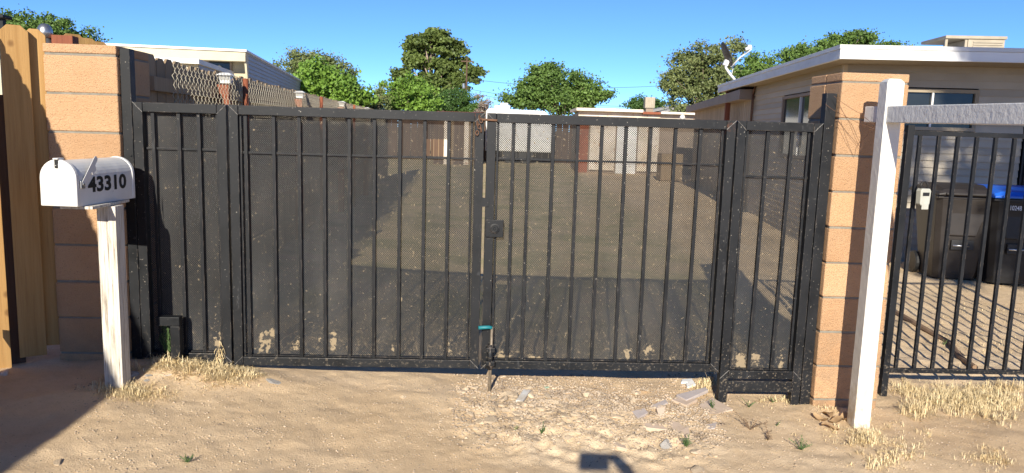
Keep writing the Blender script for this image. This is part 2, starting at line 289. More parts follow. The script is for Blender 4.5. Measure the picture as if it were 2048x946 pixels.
# ------------------------------------------------------------------ mesh helpers
def obj(name, me, mat=None, parent=None, loc=None, rot=None):
    o = bpy.data.objects.new(name, me); C.objects.link(o)
    if mat is not None and me is not None and not me.materials: me.materials.append(M[mat] if isinstance(mat, str) else mat)
    if parent: o.parent = parent
    if loc is not None: o.location = loc
    if rot is not None: o.rotation_euler = rot
    return o
def tag(o, label=None, cat=None, group=None, kind=None):
    if label: o['label'] = label
    if cat: o['category'] = cat
    if group: o['group'] = group
    if kind: o['kind'] = kind
    return o
def thing(name, label, cat, loc=(0, 0, 0), rz=0, group=None):
    o = bpy.data.objects.new(name, None); C.objects.link(o); o.location = loc; o.rotation_euler = (0, 0, rz); o.empty_display_size = .1
    return tag(o, label, cat, group)
class MB:
    def __init__(s): s.v = []; s.f = []
    def add(s, v, f):
        n = len(s.v); s.v += [tuple(p) for p in v]; s.f += [tuple(i+n for i in q) for q in f]; return s
    def box(s, x0, x1, y0, y1, z0, z1, mtx=None):
        v = [Vector((x, y, z)) for z in (z0, z1) for y in (y0, y1) for x in (x0, x1)]
        if mtx: v = [mtx @ p for p in v]
        return s.add(v, [(0, 2, 3, 1), (4, 5, 7, 6), (0, 1, 5, 4), (2, 6, 7, 3), (0, 4, 6, 2), (1, 3, 7, 5)])
    def prism(s, poly, axis, a0, a1):
        """poly: 2-D points, extruded along axis ('x','y','z')"""
        def P(p, a): return {'x': (a, p[0], p[1]), 'y': (p[0], a, p[1]), 'z': (p[0], p[1], a)}[axis]
        n = len(poly); v = [P(p, a0) for p in poly]+[P(p, a1) for p in poly]
        return s.add(v, [tuple(range(n))[::-1], tuple(range(n, 2*n))]+[(i, (i+1) % n, (i+1) % n+n, i+n) for i in range(n)])
    def tube(s, pts, r, n=6, r1=None):
        pts = [Vector(p) for p in pts]; m = len(pts); rs = np.linspace(r, r if r1 is None else r1, m) if not isinstance(r, (list, tuple)) else r
        v = []; f = []; ref = None
        for i, p in enumerate(pts):
            d = (pts[min(i+1, m-1)]-pts[max(i-1, 0)]).normalized()
            if ref is None: ref = d.orthogonal().normalized()
            ref = (ref-d*ref.dot(d)).normalized() if (ref-d*ref.dot(d)).length > 1e-5 else d.orthogonal().normalized()
            b = d.cross(ref)
            for k in range(n):
                a = 2*math.pi*k/n; v.append(p+(ref*math.cos(a)+b*math.sin(a))*float(rs[i]))
        for i in range(m-1):
            for k in range(n): f.append((i*n+k, i*n+(k+1) % n, (i+1)*n+(k+1) % n, (i+1)*n+k))
        f.append(tuple(range(n))[::-1]); f.append(tuple(range((m-1)*n, m*n))); return s.add(v, f)
    def lathe(s, prof, n=16, c=(0, 0, 0), cap=True):
        v = []; f = []; m = len(prof)
        for (r, z) in prof:
            for k in range(n): a = 2*math.pi*k/n; v.append((c[0]+r*math.cos(a), c[1]+r*math.sin(a), c[2]+z))
        for i in range(m-1):
            for k in range(n): f.append((i*n+k, i*n+(k+1) % n, (i+1)*n+(k+1) % n, (i+1)*n+k))
        if cap: f.append(tuple(range(n))[::-1]); f.append(tuple(range((m-1)*n, m*n)))
        return s.add(v, f)
    def mesh(s, name, smooth=False):
        me = bpy.data.meshes.new(name); me.from_pydata(s.v, [], s.f); me.update()
        if smooth: me.polygons.foreach_set('use_smooth', [True]*len(me.polygons))
        return me
    def build(s, name, mat, parent=None, loc=None, rot=None, bev=0, smooth=False):
        o = obj(name, s.mesh(name, smooth), mat, parent, loc, rot)
        if bev:
            b = o.modifiers.new('bevel', 'BEVEL'); b.width = bev; b.segments = 2; b.limit_method = 'ANGLE'; b.angle_limit = rad(40)
        return o
def npmesh(name, V, F):
    """fast mesh from arrays; F is (n,3) or (n,4)"""
    me = bpy.data.meshes.new(name); V = np.asarray(V, np.float32); F = np.asarray(F, np.int32); k = F.shape[1]
    me.vertices.add(len(V)); me.vertices.foreach_set('co', V.ravel()); me.loops.add(F.size); me.loops.foreach_set('vertex_index', F.ravel())
    me.polygons.add(len(F)); me.polygons.foreach_set('loop_start', np.arange(0, F.size, k, dtype=np.int32)); me.polygons.foreach_set('loop_total', np.full(len(F), k, np.int32))
    me.update(calc_edges=True); return me
def text_mesh(txt, size, ext=.001, offset=0.0, name='lettering'):
    cu = bpy.data.curves.new('lettering', 'FONT'); cu.body = txt; cu.size = size; cu.extrude = ext; cu.offset = offset; cu.resolution_u = 3
    to = bpy.data.objects.new('lettering_source', cu); C.objects.link(to); bpy.context.view_layer.update()
    me = bpy.data.meshes.new_from_object(to.evaluated_get(bpy.context.evaluated_depsgraph_get())); bpy.data.objects.remove(to); me.name = name; me.materials.clear()
    return me

# ------------------------------------------------------------------ ground
def graded(core0, core1, step, lo, hi, g=1.13):
    c = list(np.arange(core0, core1, step)); s = step; x = c[-1]
    while x < hi: s *= g; x += s; c.append(x)
    s = step; x = core0; left = []
    while x > lo: s *= g; x -= s; left.append(x)
    return np.array(left[::-1]+c)
gx = graded(-3.2, 4.2, .018, -900, 900); gy = graded(2.4, 5.4, .017, -300, 1500, 1.06)
XX, YY = np.meshgrid(gx, gy); ZZ = gz(XX, YY)
fade = np.clip((np.hypot(XX, YY-3)-30)/60, 0, 1); ZZ = ZZ*(1-fade)
nx, ny = len(gx), len(gy); I = np.arange(nx*ny).reshape(ny, nx)
F = np.stack([I[:-1, :-1], I[:-1, 1:], I[1:, 1:], I[1:, :-1]], -1).reshape(-1, 4)
gme = npmesh('ground', np.stack([XX, YY, ZZ], -1).reshape(-1, 3), F); gme.polygons.foreach_set('use_smooth', [True]*len(F))
tag(obj('ground', gme, 'soil'), kind='structure')

# ------------------------------------------------------------------ block pillars
def pillar(s0, s1, off, ztop, label):
    w = s1-s0; cx = (s0+s1)/2; p = G0+GD*cx+GN*off
    t = thing('block_pillar', label, 'pillar', (p.x, p.y, 0), GA)
    D = .40; J = .0055; zc = [ztop-.052]
    while zc[-1] > -.35: zc.append(zc[-1]-.2032)
    MB().box(-w/2+.006, w/2-.006, .006, D-.006, -.35, ztop-.006).build('mortar', 'mortar', t)
    def blk(z0, z1, y0, y1, x0=-w/2, x1=w/2):
        j = lambda: random.uniform(-.002, .002)
        MB().box(-(x1-x0)/2, (x1-x0)/2, y0, y1, z0+J-(z0+z1)/2, z1-J-(z0+z1)/2).build('block', 'block', t, ((x0+x1)/2+j(), j(), (z0+z1)/2+j()*.6), (random.uniform(-.003, .003), random.uniform(-.004, .004), random.uniform(-.005, .005)), .006)
    for y0, y1 in ((0, D/2-.004), (D/2+.004, D)): blk(zc[0], ztop+J, y0, y1)
    for a, b in zip(zc[1:], zc[:-1]):
        for y0, y1 in ((0, D/2-.0025), (D/2+.0025, D)): blk(a, b, y0, y1)
    return t
pillar(-2.495, -2.118, -.06, 1.826, 'tan block pillar left of the gate behind the white mailbox')
pillar(1.795, 2.175, -.06, 1.82, 'tan block pillar right of the gate behind the white sign post')

# ------------------------------------------------------------------ the steel gate
def gate_part(name, label, cat): return thing(name, label, cat, G0, GA)
TW = .051
def bar(t, name, s, z0, z1, w=.019, y0=-.010, mat='steel', bev=.0015, lean=0.0):
    return MB().box(-w/2, w/2, y0, y0+w, 0, z1-z0).build(name, mat, t, (s, 0, z0), (0, lean, 0), bev)
ZT, ZB = 1.537, .083
def frame(t, s0, s1, zb=ZB, foot_l=None, foot_r=None, tw=TW, zt=ZT):
    for nm, a, b in (('stile', s0, foot_l), ('stile', s1-tw, foot_r)):
        z0 = zb if b is None else b
        MB().box(0, tw, -tw/2, tw/2, 0, zt-z0).build(nm, 'steel', t, (a, 0, z0), None, .003)
    MB().box(0, s1-s0-2*tw-.002, -tw/2+.001, tw/2-.001, 0, tw).build('top_rail', 'steel', t, (s0+tw+.001, 0, zt-tw), None, .003)
    MB().box(0, s1-s0-2*tw-.002, -tw/2+.001, tw/2-.001, 0, tw*.95).build('bottom_rail', 'steel', t, (s0+tw+.001, 0, zb), None, .003)
    MB().box(0, s1-s0-2*tw-.002, .0, .022, 0, .006).build('rail_lip', 'steel', t, (s0+tw+.001, 0, zb+tw*.95+.001))
_frame0 = frame
def frame(t, s0, s1, zb=ZB, foot_l=None, foot_r=None, tw=TW, zt=ZT):
    _frame0(t, s0, s1, zb, foot_l, foot_r, tw, zt); y = -tw/2-.0005
    for (a, b, c, d) in ((s0, zt, s0+tw, zt-tw), (s1, zt, s1-tw, zt-tw), (s0, zb, s0+tw, zb+tw), (s1, zb, s1-tw, zb+tw)):
        pts = [(a+(c-a)*k/7+random.uniform(-.0012, .0012), y, b+(d-b)*k/7) for k in range(8)]; MB().tube(pts, .0019, 5).build('weld_bead', 'weld', t)
def sheet(t, s0, s1, z0, z1, mat, hole=None, y=.018):
    m = MB(); th = .0016
    rects = [(s0, s1, z0, z1)]
    if hole:
        a, b, c, d = hole; rects = [(s0, a, z0, z1), (b, s1, z0, z1), (a, b, z0, c), (a, b, d, z1)]
    for a, b, c, d in rects: m.add([(a, y, c), (b, y, c), (b, y, d), (a, y, d)], [(0, 1, 2, 3)])
    return m.build('screen', mat, t)
mid = lambda t, a, b, z: MB().box(0, b-a, .004, .010, 0, .012).build('cross_strap', 'steel', t, (a, 0, z), None, .001)
# left fixed panel
t = gate_part('fixed_gate_panel', 'narrow black steel panel fixed between left pillar and left gate leaf', 'gate panel')
frame(t, -2.062, -1.567, .10, foot_l=-.05, foot_r=.02)
for s in (-1.965, -1.828, -1.722): bar(t, 'picket', s, .148, 1.486)
bar(t, 'picket', -1.624, .148, 1.486, .012)
mid(t, -2.011, -1.618, 1.285)
sc = screen('screen_left_panel', [(-1.66, .2, .02, .06)], .24)
sheet(t, -2.011, -1.618, .148, 1.280, sc); sheet(t, -2.011, -1.618, 1.276, 1.486, sc, y=.0215)
# left leaf
t = gate_part('gate_leaf', 'left swing leaf of the black steel driveway gate, with a cut-out in its screen', 'gate')
frame(t, -1.556, -.172)
for s in (-1.470, -1.322, -1.182, -1.048, -.911, -.774, -.635, -.500, -.365): bar(t, 'picket', s, .131, 1.486, lean=random.uniform(-.0015, .0015))
for s in (-1.499, -.240): bar(t, 'picket', s, .131, 1.486, .012, -.006)
mid(t, -1.505, -.223, 1.277)
def blob(px, py, rx, ry): s, z = gp(px, py, .018); return (s, z, rx/357.0, ry/357.0)
sc = screen('screen_left_leaf', [blob(530, 685, 13, 22), blob(545, 668, 8, 12), blob(592, 690, 8, 14), blob(667, 678, 8, 22), blob(800, 594, 4, 8), blob(897, 700, 9, 14), blob(786, 693, 4, 10), blob(640, 675, 4, 9)], .09)
h0 = gp(852, 311, .018); h1 = gp(895, 279, .018)
sheet(t, -1.505, -.223, .131, 1.272, sc); sheet(t, -1.505, -.223, 1.2685, 1.486, sc, (h0[0], h1[0], 1.292, h1[1]), .0215)
# right leaf
t = gate_part('gate_leaf', 'right swing leaf of the black steel driveway gate, carrying the square lock box', 'gate')
frame(t, -.157, 1.232)
for s in (-.010, .0765, .213, .350, .485, .622, .759, .896, 1.035): bar(t, 'picket', s, .131, 1.486, lean=random.uniform(-.0015, .0015)+(.004 if s > .8 else 0))
for s in (-.095, 1.165): bar(t, 'picket', s, .131, 1.486, .012, -.006)
mid(t, -.106, 1.181, 1.283)
sc = screen('screen_right_leaf', [blob(1010, 713, 16, 5), blob(1062, 716, 18, 4), blob(1255, 708, 8, 14), blob(1298, 700, 12, 14), blob(1345, 716, 7, 8), blob(1002, 705, 5, 10)])
sheet(t, -.106, 1.181, .131, 1.278, sc); sheet(t, -.106, 1.181, 1.2745, 1.486, sc, y=.0215)
s, z = gp(989, 457, -.03); lb = MB().box(-.05, .05, -.034, -.0265, -.05, .05).build('lock_box', 'steel', t, (s, 0, z), None, .003)
MB().lathe([(.028, 0), (.028, .006), (.02, .008), (.018, .004), (.008, .004), (.006, .010)], 24).build('lock_cylinder', 'steel', lb, (0, -.034, 0), (rad(90), 0, 0), smooth=False)
s, z = gp(970, 405, -.03); MB().prism([(-.022, -.026), (.022, -.022), (.022, .022), (-.016, .028)], 'y', -.032, -.0265).build('striker_plate', 'steel', t, (s, 0, z))
s, z = gp(990, 240, -.03); MB().tube([(s-.075, -.034, z), (s+.012, -.034, z-.002)], .006, 8).build('latch_bolt', 'rusty', t)
ch = MB()
for k in range(6):
    c = Vector((-.20+.012*math.sin(k*2.1), -.036-.004*(k % 2), 1.512-.017*k)); ring = []
    for q in range(9):
        a = q/8*2*math.pi; ring.append(c+Vector((.008*math.cos(a)*(1 if k % 2 else .4), .006*math.cos(a)*(0 if k % 2 else 1), .013*math.sin(a))))
    ch.tube(ring, .0028, 5)
ch.build('chain', 'rusty', t)
# drop bolt on the right leaf
s, zt = gp(984, 655, -.045); s2, zb2 = gp(977, 793, -.045); tb = thing('drop_bolt', 'steel drop bolt with a teal rubber grip between the gate leaves', 'bolt', G0, GA)
MB().tube([(s2+.004, -.052, zb2-.02), (s, -.052, zt+.006)], .0085, 10).build('rod', 'bolt', tb, smooth=True)
for zz in (.205, .125): MB().box(s2-.022, s2+.03, -.0675, -.028, zz-.014, zz+.014).build('keeper', 'steel', tb, bev=.003)
MB().tube([(s2+.003, -.052, .09), (s2+.003, -.052, .235)], .0165, 10).build('sleeve', 'steel', tb, smooth=True)
g0 = gp(957, 655, -.07); MB().tube([(s, -.052, zt), (s-.02, -.055, zt+.004), (g0[0], -.075, g0[1])], .0105, 10).build('grip', 'teal', tb, smooth=True)
MB().lathe([(.022, 0), (.024, .008), (.014, .012)], 12).build('ground_socket', 'bolt', tb, (s2+.004, -.052, zb2-.006))
# right fixed panel
t = gate_part('fixed_gate_panel', 'narrow black steel panel fixed between right gate leaf and right pillar', 'gate panel')
frame(t, 1.241, 1.727, .045, foot_l=-.10, foot_r=-.14)
for s in (1.415, 1.553): bar(t, 'picket', s, .094, 1.486, lean=.008)
for s in (1.305, 1.66): bar(t, 'picket', s, .094, 1.486, .012)
MB().box(0, .383, -.022, .022, 0, .065).build('kick_rail', 'steel', t, (1.293, 0, -.035), None, .003)
mid(t, 1.292, 1.676, 1.222)
sc = screen('screen_right_panel', [blob(1483, 722, 16, 20), blob(1470, 738, 14, 8), blob(1512, 718, 10, 12), blob(1562, 725, 5, 16)])
sheet(t, 1.292, 1.676, .094, 1.218, sc); sheet(t, 1.292, 1.676, 1.2145, 1.486, sc, y=.0215)
# tall posts beside the pillars
for (s, zt, w, z0, lb) in ((-2.117, 1.815, .055, .0, 'tall black steel post bolted to the left block pillar'), (1.729, 1.705, .062, -.2, 'tall black steel post beside the right block pillar')):
    t = gate_part('gate_post', lb, 'post')
    MB().box(0, w-.002, -.03, .03, 0, zt-z0).build('shaft', 'steel', t, (s+.001, 0, z0), None, .003)
    for k in range(3): MB().lathe([(.006, 0), (.006, .004), (.003, .006)], 8).build('weld_bead', 'steel', t, (s+w*.75, -.03, .35+.45*k), (rad(90), 0, 0))
# square tube stop in front of the left panel
t = thing('gate_stop', 'short black square-tube gate stop standing before left fixed panel', 'gate stop', G0, GA)
s, z = gp(353, 632, -.08)
MB().box(s-.026, s+.026, -.11, -.06, -.02, z-.052).build('upright', 'steel', t, bev=.003)
MB().box(s-.10, s+.026, -.111, -.059, z-.05, z).build('arm', 'steel', t, bev=.003)

# ------------------------------------------------------------------ mailbox on its post
pb = at(238, 758, 3.66); t = thing('mailbox_post', 'weathered timber post with peeling whitewash holding up the mailbox', 'post', (-1.945, 3.70, 0))
xl = at(203, 600, 3.655).x
m = MB().box(-.045, .045, -.045, .045, -.05, 1.018)
m.build('shaft', 'postwood', t, bev=.002); t.location.x = xl+.040; t.location.y = 3.70; t.rotation_euler.z = rad(3)
MB().box(-.075, .075, -.19, .19, 1.02, 1.034).build('mounting_board', 'postwood', t, (-.055, -.02, 0), None, .002)
mbx = thing('mailbox', 'white domed metal mailbox numbered 43310 on a timber post', 'mailbox', (-2.098, 3.45, 1.036), rad(-3.5))
Wm, Hm, Lm = .168, .212, .475
def arch(w, h, inset=0, n=16):
    r = w/2-inset; zc = h-w/2; pts = [(-r, inset)]
    pts += [(-r*math.cos(math.pi*k/n), zc+r*math.sin(math.pi*k/n)) for k in range(n+1)]
    pts += [(r, inset)]; return pts
MB().prism(arch(Wm, Hm), 'y', .012, Lm-.012).build('body', 'enamel', mbx, smooth=False)
MB().prism(arch(Wm+.008, Hm+.004), 'y', Lm-.02, Lm).build('back_rim', 'enamel', mbx, bev=.003)
dr = MB().prism(arch(Wm+.008, Hm+.005), 'y', -.004, .02).build('door', 'enamel', mbx, bev=.004)
MB().prism([(p[0], p[1]+.004) for p in arch(Wm-.026, Hm-.028, 0)], 'y', -.0065, -.003).build('raised_panel', 'enamel', dr, (0, 0, .010), bev=.0015)
for txt, zz in (('U.S.', .088), ('MAIL', .052)):
    me = text_mesh(txt, .036, .0008); xs = [v.co.x for v in me.vertices]; o = obj('embossed_letters', me, 'enamel', dr, (-(max(xs)+min(xs))/2, -.0070, zz), (rad(90), 0, 0))
MB().box(-.012, .012, -.016, .03, Hm+.004, Hm+.011).build('latch', 'enamel', dr, bev=.002); MB().box(-.007, .007, -.012, -.0065, Hm-.035, Hm+.004).build('latch_tongue', 'ink', dr, bev=.001)
MB().tube([(0, -.013, Hm-.022), (0, -.0125, Hm-.023)], .003, 8).build('rivet', 'enamel', dr)
sx = Wm/2
fl = MB().prism([(-.014, 0), (.014, 0), (.014, .155), (.008, .165), (-.008, .165), (-.014, .156)], 'x', 0, .002).build('flag_arm', 'enamel', mbx, (sx+.008, .040, .102), (rad(-42), 0, 0), .0005)
MB().prism([(-.011, .095), (.032, .082), (.038, .118), (-.005, .142)], 'x', -.003, -.001).build('flag_blade', 'enamel', fl)
MB().box(sx, sx+.009, .023, .055, .082, .118).build('flag_hinge', 'metal', mbx, bev=.002); MB().tube([(sx+.009, .039, .102), (sx+.014, .039, .102)], .006, 8).build('flag_rivet', 'metal', mbx)
me = text_mesh('43310', .098, .0005, .0032); xs = [v.co.x for v in me.vertices]; x0, x1 = min(xs), max(xs)
for v in me.vertices: v.co.x = (v.co.x-x0)*(.315/(x1-x0))
obj('house_number', me, 'ink', mbx, (sx+.0012, .085, .062), (rad(90), 0, rad(90)))

# ------------------------------------------------------------------ white sign post with its arm
sp_y = 3.93; p0 = at(1717, 700, sp_y); pz = lambda px, py: at(px, py, sp_y).z
t = thing('sign_post', 'white painted yard-sign post with long arm in front of right pillar', 'sign post', (at(1736, 560, sp_y).x+.046, sp_y+.045, 0))
xw = .0445; ztop = pz(1797, 157)
MB().box(-xw, xw, -xw, xw, -.16, ztop-.018).add([(-xw, -xw, ztop-.018), (xw, -xw, ztop-.018), (xw, xw, ztop-.018), (-xw, xw, ztop-.018), (-xw+.016, -xw+.016, ztop), (xw-.016, -xw+.016, ztop), (xw-.016, xw-.016, ztop), (-xw+.016, xw-.016, ztop)], [(4, 5, 6, 7), (0, 1, 5, 4), (1, 2, 6, 5), (2, 3, 7, 6), (3, 0, 4, 7)]).build('upright', 'whitewood', t, bev=.004)
az0 = 1.545; MB().box(-.036, .036, -1.75, .19, 0, .085).build('arm', 'whitewood', t, (.000, 0, az0), (rad(1.0), 0, rad(2)), .004)

# ------------------------------------------------------------------ iron picket fence on the right
FO = .17
t = thing('iron_fence', 'black iron picket fence running right from the block pillar', 'fence', G0+GN*FO, GA)
fl = lambda px, py: gp(px, py, FO)
s0 = fl(1795, 500)[0]; zt = fl(1900, 268)[1]; zb = fl(1900, 742)[1]
MB().box(-.02, .02, -.02, .02, -.25, zt+.045).build('post', 'steel2', t, (s0-.002, 0, 0), None, .002)
sl = s0+.02; s1 = sl+2.2
MB().box(0, s1-sl, -.0125, .0125, -.014, .014).build('top_rail', 'steel2', t, (sl, 0, zt), None, .002)
MB().box(0, s1-sl, -.0125, .0125, -.014, .014).build('bottom_rail', 'steel2', t, (sl, 0, zb), None, .002)
ps = fl(1866, 600)[0]-fl(1829, 600)[0]; pk = MB().box(-.0095, .0095, -.0095, .0095, zb+.0145, zt-.0145).mesh('picket'); q0 = (fl(1838, 290)[0]+fl(1793, 720)[0])/2
pks = [(fl(1875, 290)[0]+fl(1830, 720)[0])/2]
dd = (fl(1975, 720)[0]-fl(1793, 720)[0])/5
for k in range(18):
    s = q0+dd*k
    if s < s1-.03: obj('picket', pk, 'steel2', t, (s, 0, 0))
MB().box(-.02, .02, -.02, .02, -.25, zt+.045).build('post', 'steel2', t, (s1+.02, 0, 0), None, .002)
# key lock box hanging on a picket
lp = at(1841, 392, (G0+GN*FO+GD*1.9).y-.03)
t = thing('key_lockbox', 'pale grey key lock box hanging on the iron fence', 'lock box', lp, GA+rad(12)); t.scale = (.8, .8, .8)
MB().prism([(-.042, -.055), (-.03, -.068), (.03, -.068), (.042, -.055), (.046, .04), (.036, .058), (-.036, .058), (-.046, .04)], 'y', -.05, .0).build('case', 'boxgrey', t, bev=.006)
MB().box(-.028, .028, -.054, -.049, .005, .03).build('display', 'ink', t, bev=.001)
MB().box(-.03, .03, -.055, -.049, -.095, -.055).build('dial_cover', 'boxgrey', t, bev=.006)
MB().tube([(-.03, -.025, .05), (-.03, -.025, .085), (-.015, -.02, .105), (.015, -.02, .105), (.03, -.025, .085), (.03, -.025, .05)], .006, 8).build('shackle', 'ink', t, smooth=True)
# loose rusty wire strung from the pillar
for i, pts in enumerate([[(1668, 192, 4.22), (1722, 228, 4.1), (1760, 256, 4.0), (1805, 262, 4.3)], [(1650, 208, 4.26), (1690, 232, 4.15), (1750, 258, 4.02), (1812, 266, 4.32)], [(1676, 200, 4.22), (1698, 245, 4.14), (1722, 300, 4.13), (1726, 280, 4.13), (1760, 232, 4.0)], [(1674, 238, 4.2), (1720, 300, 4.14)]]):
    ps_ = [at(*p) for p in pts]; fine = []
    for a, b in zip(ps_[:-1], ps_[1:]):
        for k in range(5): u_ = k/5; fine.append(a.lerp(b, u_)+Vector((random.uniform(-.002, .002), 0, -.006*math.sin(math.pi*u_))))
    fine.append(ps_[-1])
    tag(MB().tube(fine, .0011, 4).build('loose_wire', 'rusty'), ('uppermost thin rusty wire running from right pillar across the sign post', 'second thin rusty wire starting at the right gate post', 'looping rusty wire hanging down the right pillar face', 'short straight rusty wire slanting down the right pillar face')[i], 'wire', 'loose wires at the right pillar')

# ------------------------------------------------------------------ timber fences on the left
def dogear(w, h, th, ear=.032): return MB().prism([(-w/2, 0), (w/2, 0), (w/2, h-ear), (w/2-ear, h), (-w/2+ear, h), (-w/2, h-ear)], 'y', 0, th)
# short angled run next to the pillar
fa = rad(62); t = thing('board_fence', 'honey-coloured dog-eared board fence beside the left pillar', 'fence', (-2.50, 4.10, 0), 0)
def on_run(px, py, k): return at(px, py, 4.05-k)
def board(pxl, pxr, ytop, ybot, Yl, Yr, mat='cedar', th=.018):
    a = at(pxl, 400, Yl); b = at(pxr, 400, Yr); c = (a+b)/2; ang = math.atan2(b.y-a.y, b.x-a.x); w = (Vector((b.x-a.x, b.y-a.y))).length
    z1 = at((pxl+pxr)/2, ytop, (Yl+Yr)/2).z; z0 = at((pxl+pxr)/2, ybot, (Yl+Yr)/2).z
    dogear(w, z1-z0, th).build('board', mat, t, (c.x+2.50, c.y-4.10, z0), (0, 0, ang), .002)
board(-50, 2, 48, 738, 3.78, 3.85)
board(20, 76, 50, 712, 3.885, 3.955); board(64, 109, 58, 690, 3.99, 4.03)
p = at(12, 400, 3.93); MB().box(-.045, .045, 0, .09, -.3, 1.55).build('post', 'darkpost', t, (p.x+2.50, p.y-4.10, 0), (0, 0, rad(45)), .003)
# the same fence carried on towards the street (outside the picture; it throws the long shadow)
t = thing('side_fence', 'tall board fence running along the left side towards the street', 'fence', (-2.60, 3.55, 0), 0)
bd = dogear(.14, 1.0, .018); bm = bd.mesh('board')
for k in range(36):
    u_ = k*.146; x = -2.64+.055*u_; y = 3.62-u_
    obj('board', bm, 'cedar', t, (x+2.60, y-3.55, .0), (0, 0, rad(90+3.1))).scale = (1, 1, 1.93)
for zz in (.4, 1.4): MB().tube([(-.07, .07, zz), (.22, -5.2, zz)], .03, 4).build('rail', 'cedar', t)
# fence behind the left pillar
t = thing('stained_fence', 'red-brown post and dog-eared boards peeping over the left pillar', 'fence', (-2.6, 5.0, 0), 0)
p = at(130, 72, 4.75); MB().box(-.06, .06, -.05, .05, 0, p.z).build('post', 'redwood', t, (p.x+2.6, p.y-5, 0), (0, 0, rad(10)), .003)
for px, py in ((146, 68), (172, 76), (196, 83)):
    p = at(px, py, 4.95+(px-146)*.006); dogear(.14, p.z, .018).build('board', 'cedar', t, (p.x+2.6, p.y-5, 0), (0, 0, rad(50)))
p = at(89, 47, 4.7); t = thing('capped_pipe', 'galvanised pipe post with a domed cap behind the board fence', 'post', (p.x, p.y, 0))
MB().tube([(0, 0, 0), (0, 0, p.z-.07)], .035, 16).build('pipe', 'metal', t, smooth=True)
MB().lathe([(.042, -.085), (.043, -.05), (.04, -.03), (.03, -.012), (.015, -.002), (.002, 0)], 18).build('cap', 'metal', t, (0, 0, p.z), smooth=True)
p = at(3, 33, 6.0); t = thing('flat_capped_post', 'dark flat-topped post rising behind the left fence', 'lamp', (p.x, p.y, 0))
MB().box(-.02, .02, -.02, .02, 0, p.z-.02).build('shaft', 'steel2', t); MB().box(-.07, .05, -.06, .06, p.z-.02, p.z+.01).build('flat_cap', 'steel2', t, bev=.01)  # plain dark post with a flat cap, no lamp in it

# long yard fence with chain link in front
FX, FY = -2.13, 4.62; fdir = Vector((-.085, 1, 0)).normalized(); fyaw = math.atan2(fdir.y, fdir.x)
t = thing('yard_fence', 'long shaded board fence receding along the left side of the yard', 'fence', (FX, FY, 0), fyaw)
bm = dogear(.138, 1.83, .016).mesh('board')
for k in range(120): obj('board', bm, 'fence_old', t, (.07+.146*k, .10+(.0 if k % 2 else .002), .0+random.uniform(-.012, .012)), (0, random.uniform(-.008, .008), 0))
for zz in (.3, 1.0, 1.62): MB().box(0, 17.5, .062, .098, zz, zz+.085).build('rail', 'fence_old', t)
def along(px, off):  # distance along the fence of a pixel column
    best = None
    for k in range(40, 1760):
        q = Vector((FX, FY, 0))+fdir*(k*.01)+Vector((fdir.y, -fdir.x, 0))*off; d = q-Vector((0, 0, 0)); x = 1024+FPX*(d.x)/(d.y*math.cos(TILT))
        if best is None or abs(x-px) < best[0]: best = (abs(x-px), k*.01)
    return best[1]
rt = Vector((fdir.y, -fdir.x, 0))
for i, (px, lb) in enumerate(((447, 'nearest to the gate'), (594, 'second from the gate'), (677, 'third from the gate'), (727, 'farthest from the gate'))):
    u_ = along(px, -.0); q = Vector((FX, FY, 0))+fdir*u_
    ps_ = MB().box(-.045, .045, -.03, .06, 0, 1.725).build('post', 'redwood', t, (u_, 0, 0), None, .003)
    c = thing('solar_post_cap', 'white solar lamp cap on the yard fence, '+lb, 'lamp', (q.x, q.y, 1.735), fyaw, 'solar caps along the yard fence'); c.scale = (.74, .74, .7)
    MB().box(-.05, .05, -.05, .05, 0, .035).build('base', 'enamel', c, bev=.004)
    MB().prism([(-.05, 0), (.05, 0), (.062, .05), (-.062, .05)], 'y', -.055, .055).build('lens', 'lens', c, (0, 0, .035))
    MB().add([(-.085, -.085, .085), (.085, -.085, .085), (.085, .085, .085), (-.085, .085, .085), (-.04, -.04, .115), (.04, -.04, .115), (.04, .04, .115), (-.04, .04, .115)], [(0, 3, 2, 1), (4, 5, 6, 7), (0, 1, 5, 4), (1, 2, 6, 5), (2, 3, 7, 6), (3, 0, 4, 7)]).build('cap', 'enamel', c)
t = thing('chain_link_fence', 'tan chain-link fence in front of the shaded yard boards', 'fence', (FX, FY, 0), fyaw)
V = []; Fc = []; P = .078; PV = .058; L = 15.0; r_ = .0019; zt_ = 1.80; zb_ = .75
nz = int((zt_-zb_)/(PV*.5))
for w_ in range(int(L/P)):
    for sgn in (1,):
        x0 = .02+w_*P; base = len(V)
        for k in range(nz+1):
            x = x0+(P*.53 if k % 2 else -P*.03); z = zt_-k*PV*.5; y = -.055+(.004 if (k % 4 in (1, 2)) else -.004)+.006*math.sin(w_*.21)
            for a in (0, 2.1, 4.2): V.append((x+r_*math.cos(a), y+r_*math.sin(a), z))
        for k in range(nz):
            for a in range(3): Fc.append((base+k*3+a, base+k*3+(a+1) % 3, base+k*3+3+(a+1) % 3, base+k*3+3+a))
        # mirrored strand
        base = len(V)
        for k in range(nz+1):
            x = x0+(-P*.03-0*P if k % 2 else P*.53)-P*.5+.0; z = zt_-k*PV*.5; y = -.055-(.004 if (k % 4 in (1, 2)) else -.004)+.006*math.sin(w_*.21)
            for a in (0, 2.1, 4.2): V.append((x+r_*math.cos(a), y+r_*math.sin(a), z))
        for k in range(nz):
            for a in range(3): Fc.append((base+k*3+a, base+k*3+(a+1) % 3, base+k*3+3+(a+1) % 3, base+k*3+3+a))
o = obj('wire_mesh', npmesh('wire_mesh', V, Fc), 'galv', t); o['kind'] = 'stuff'
for px in (482, 634, 700):
    u_ = along(px, .07); MB().tube([(u_, -.085, 0), (u_, -.085, 1.79)], .022, 10).build('line_post', 'redwood', t, smooth=True)

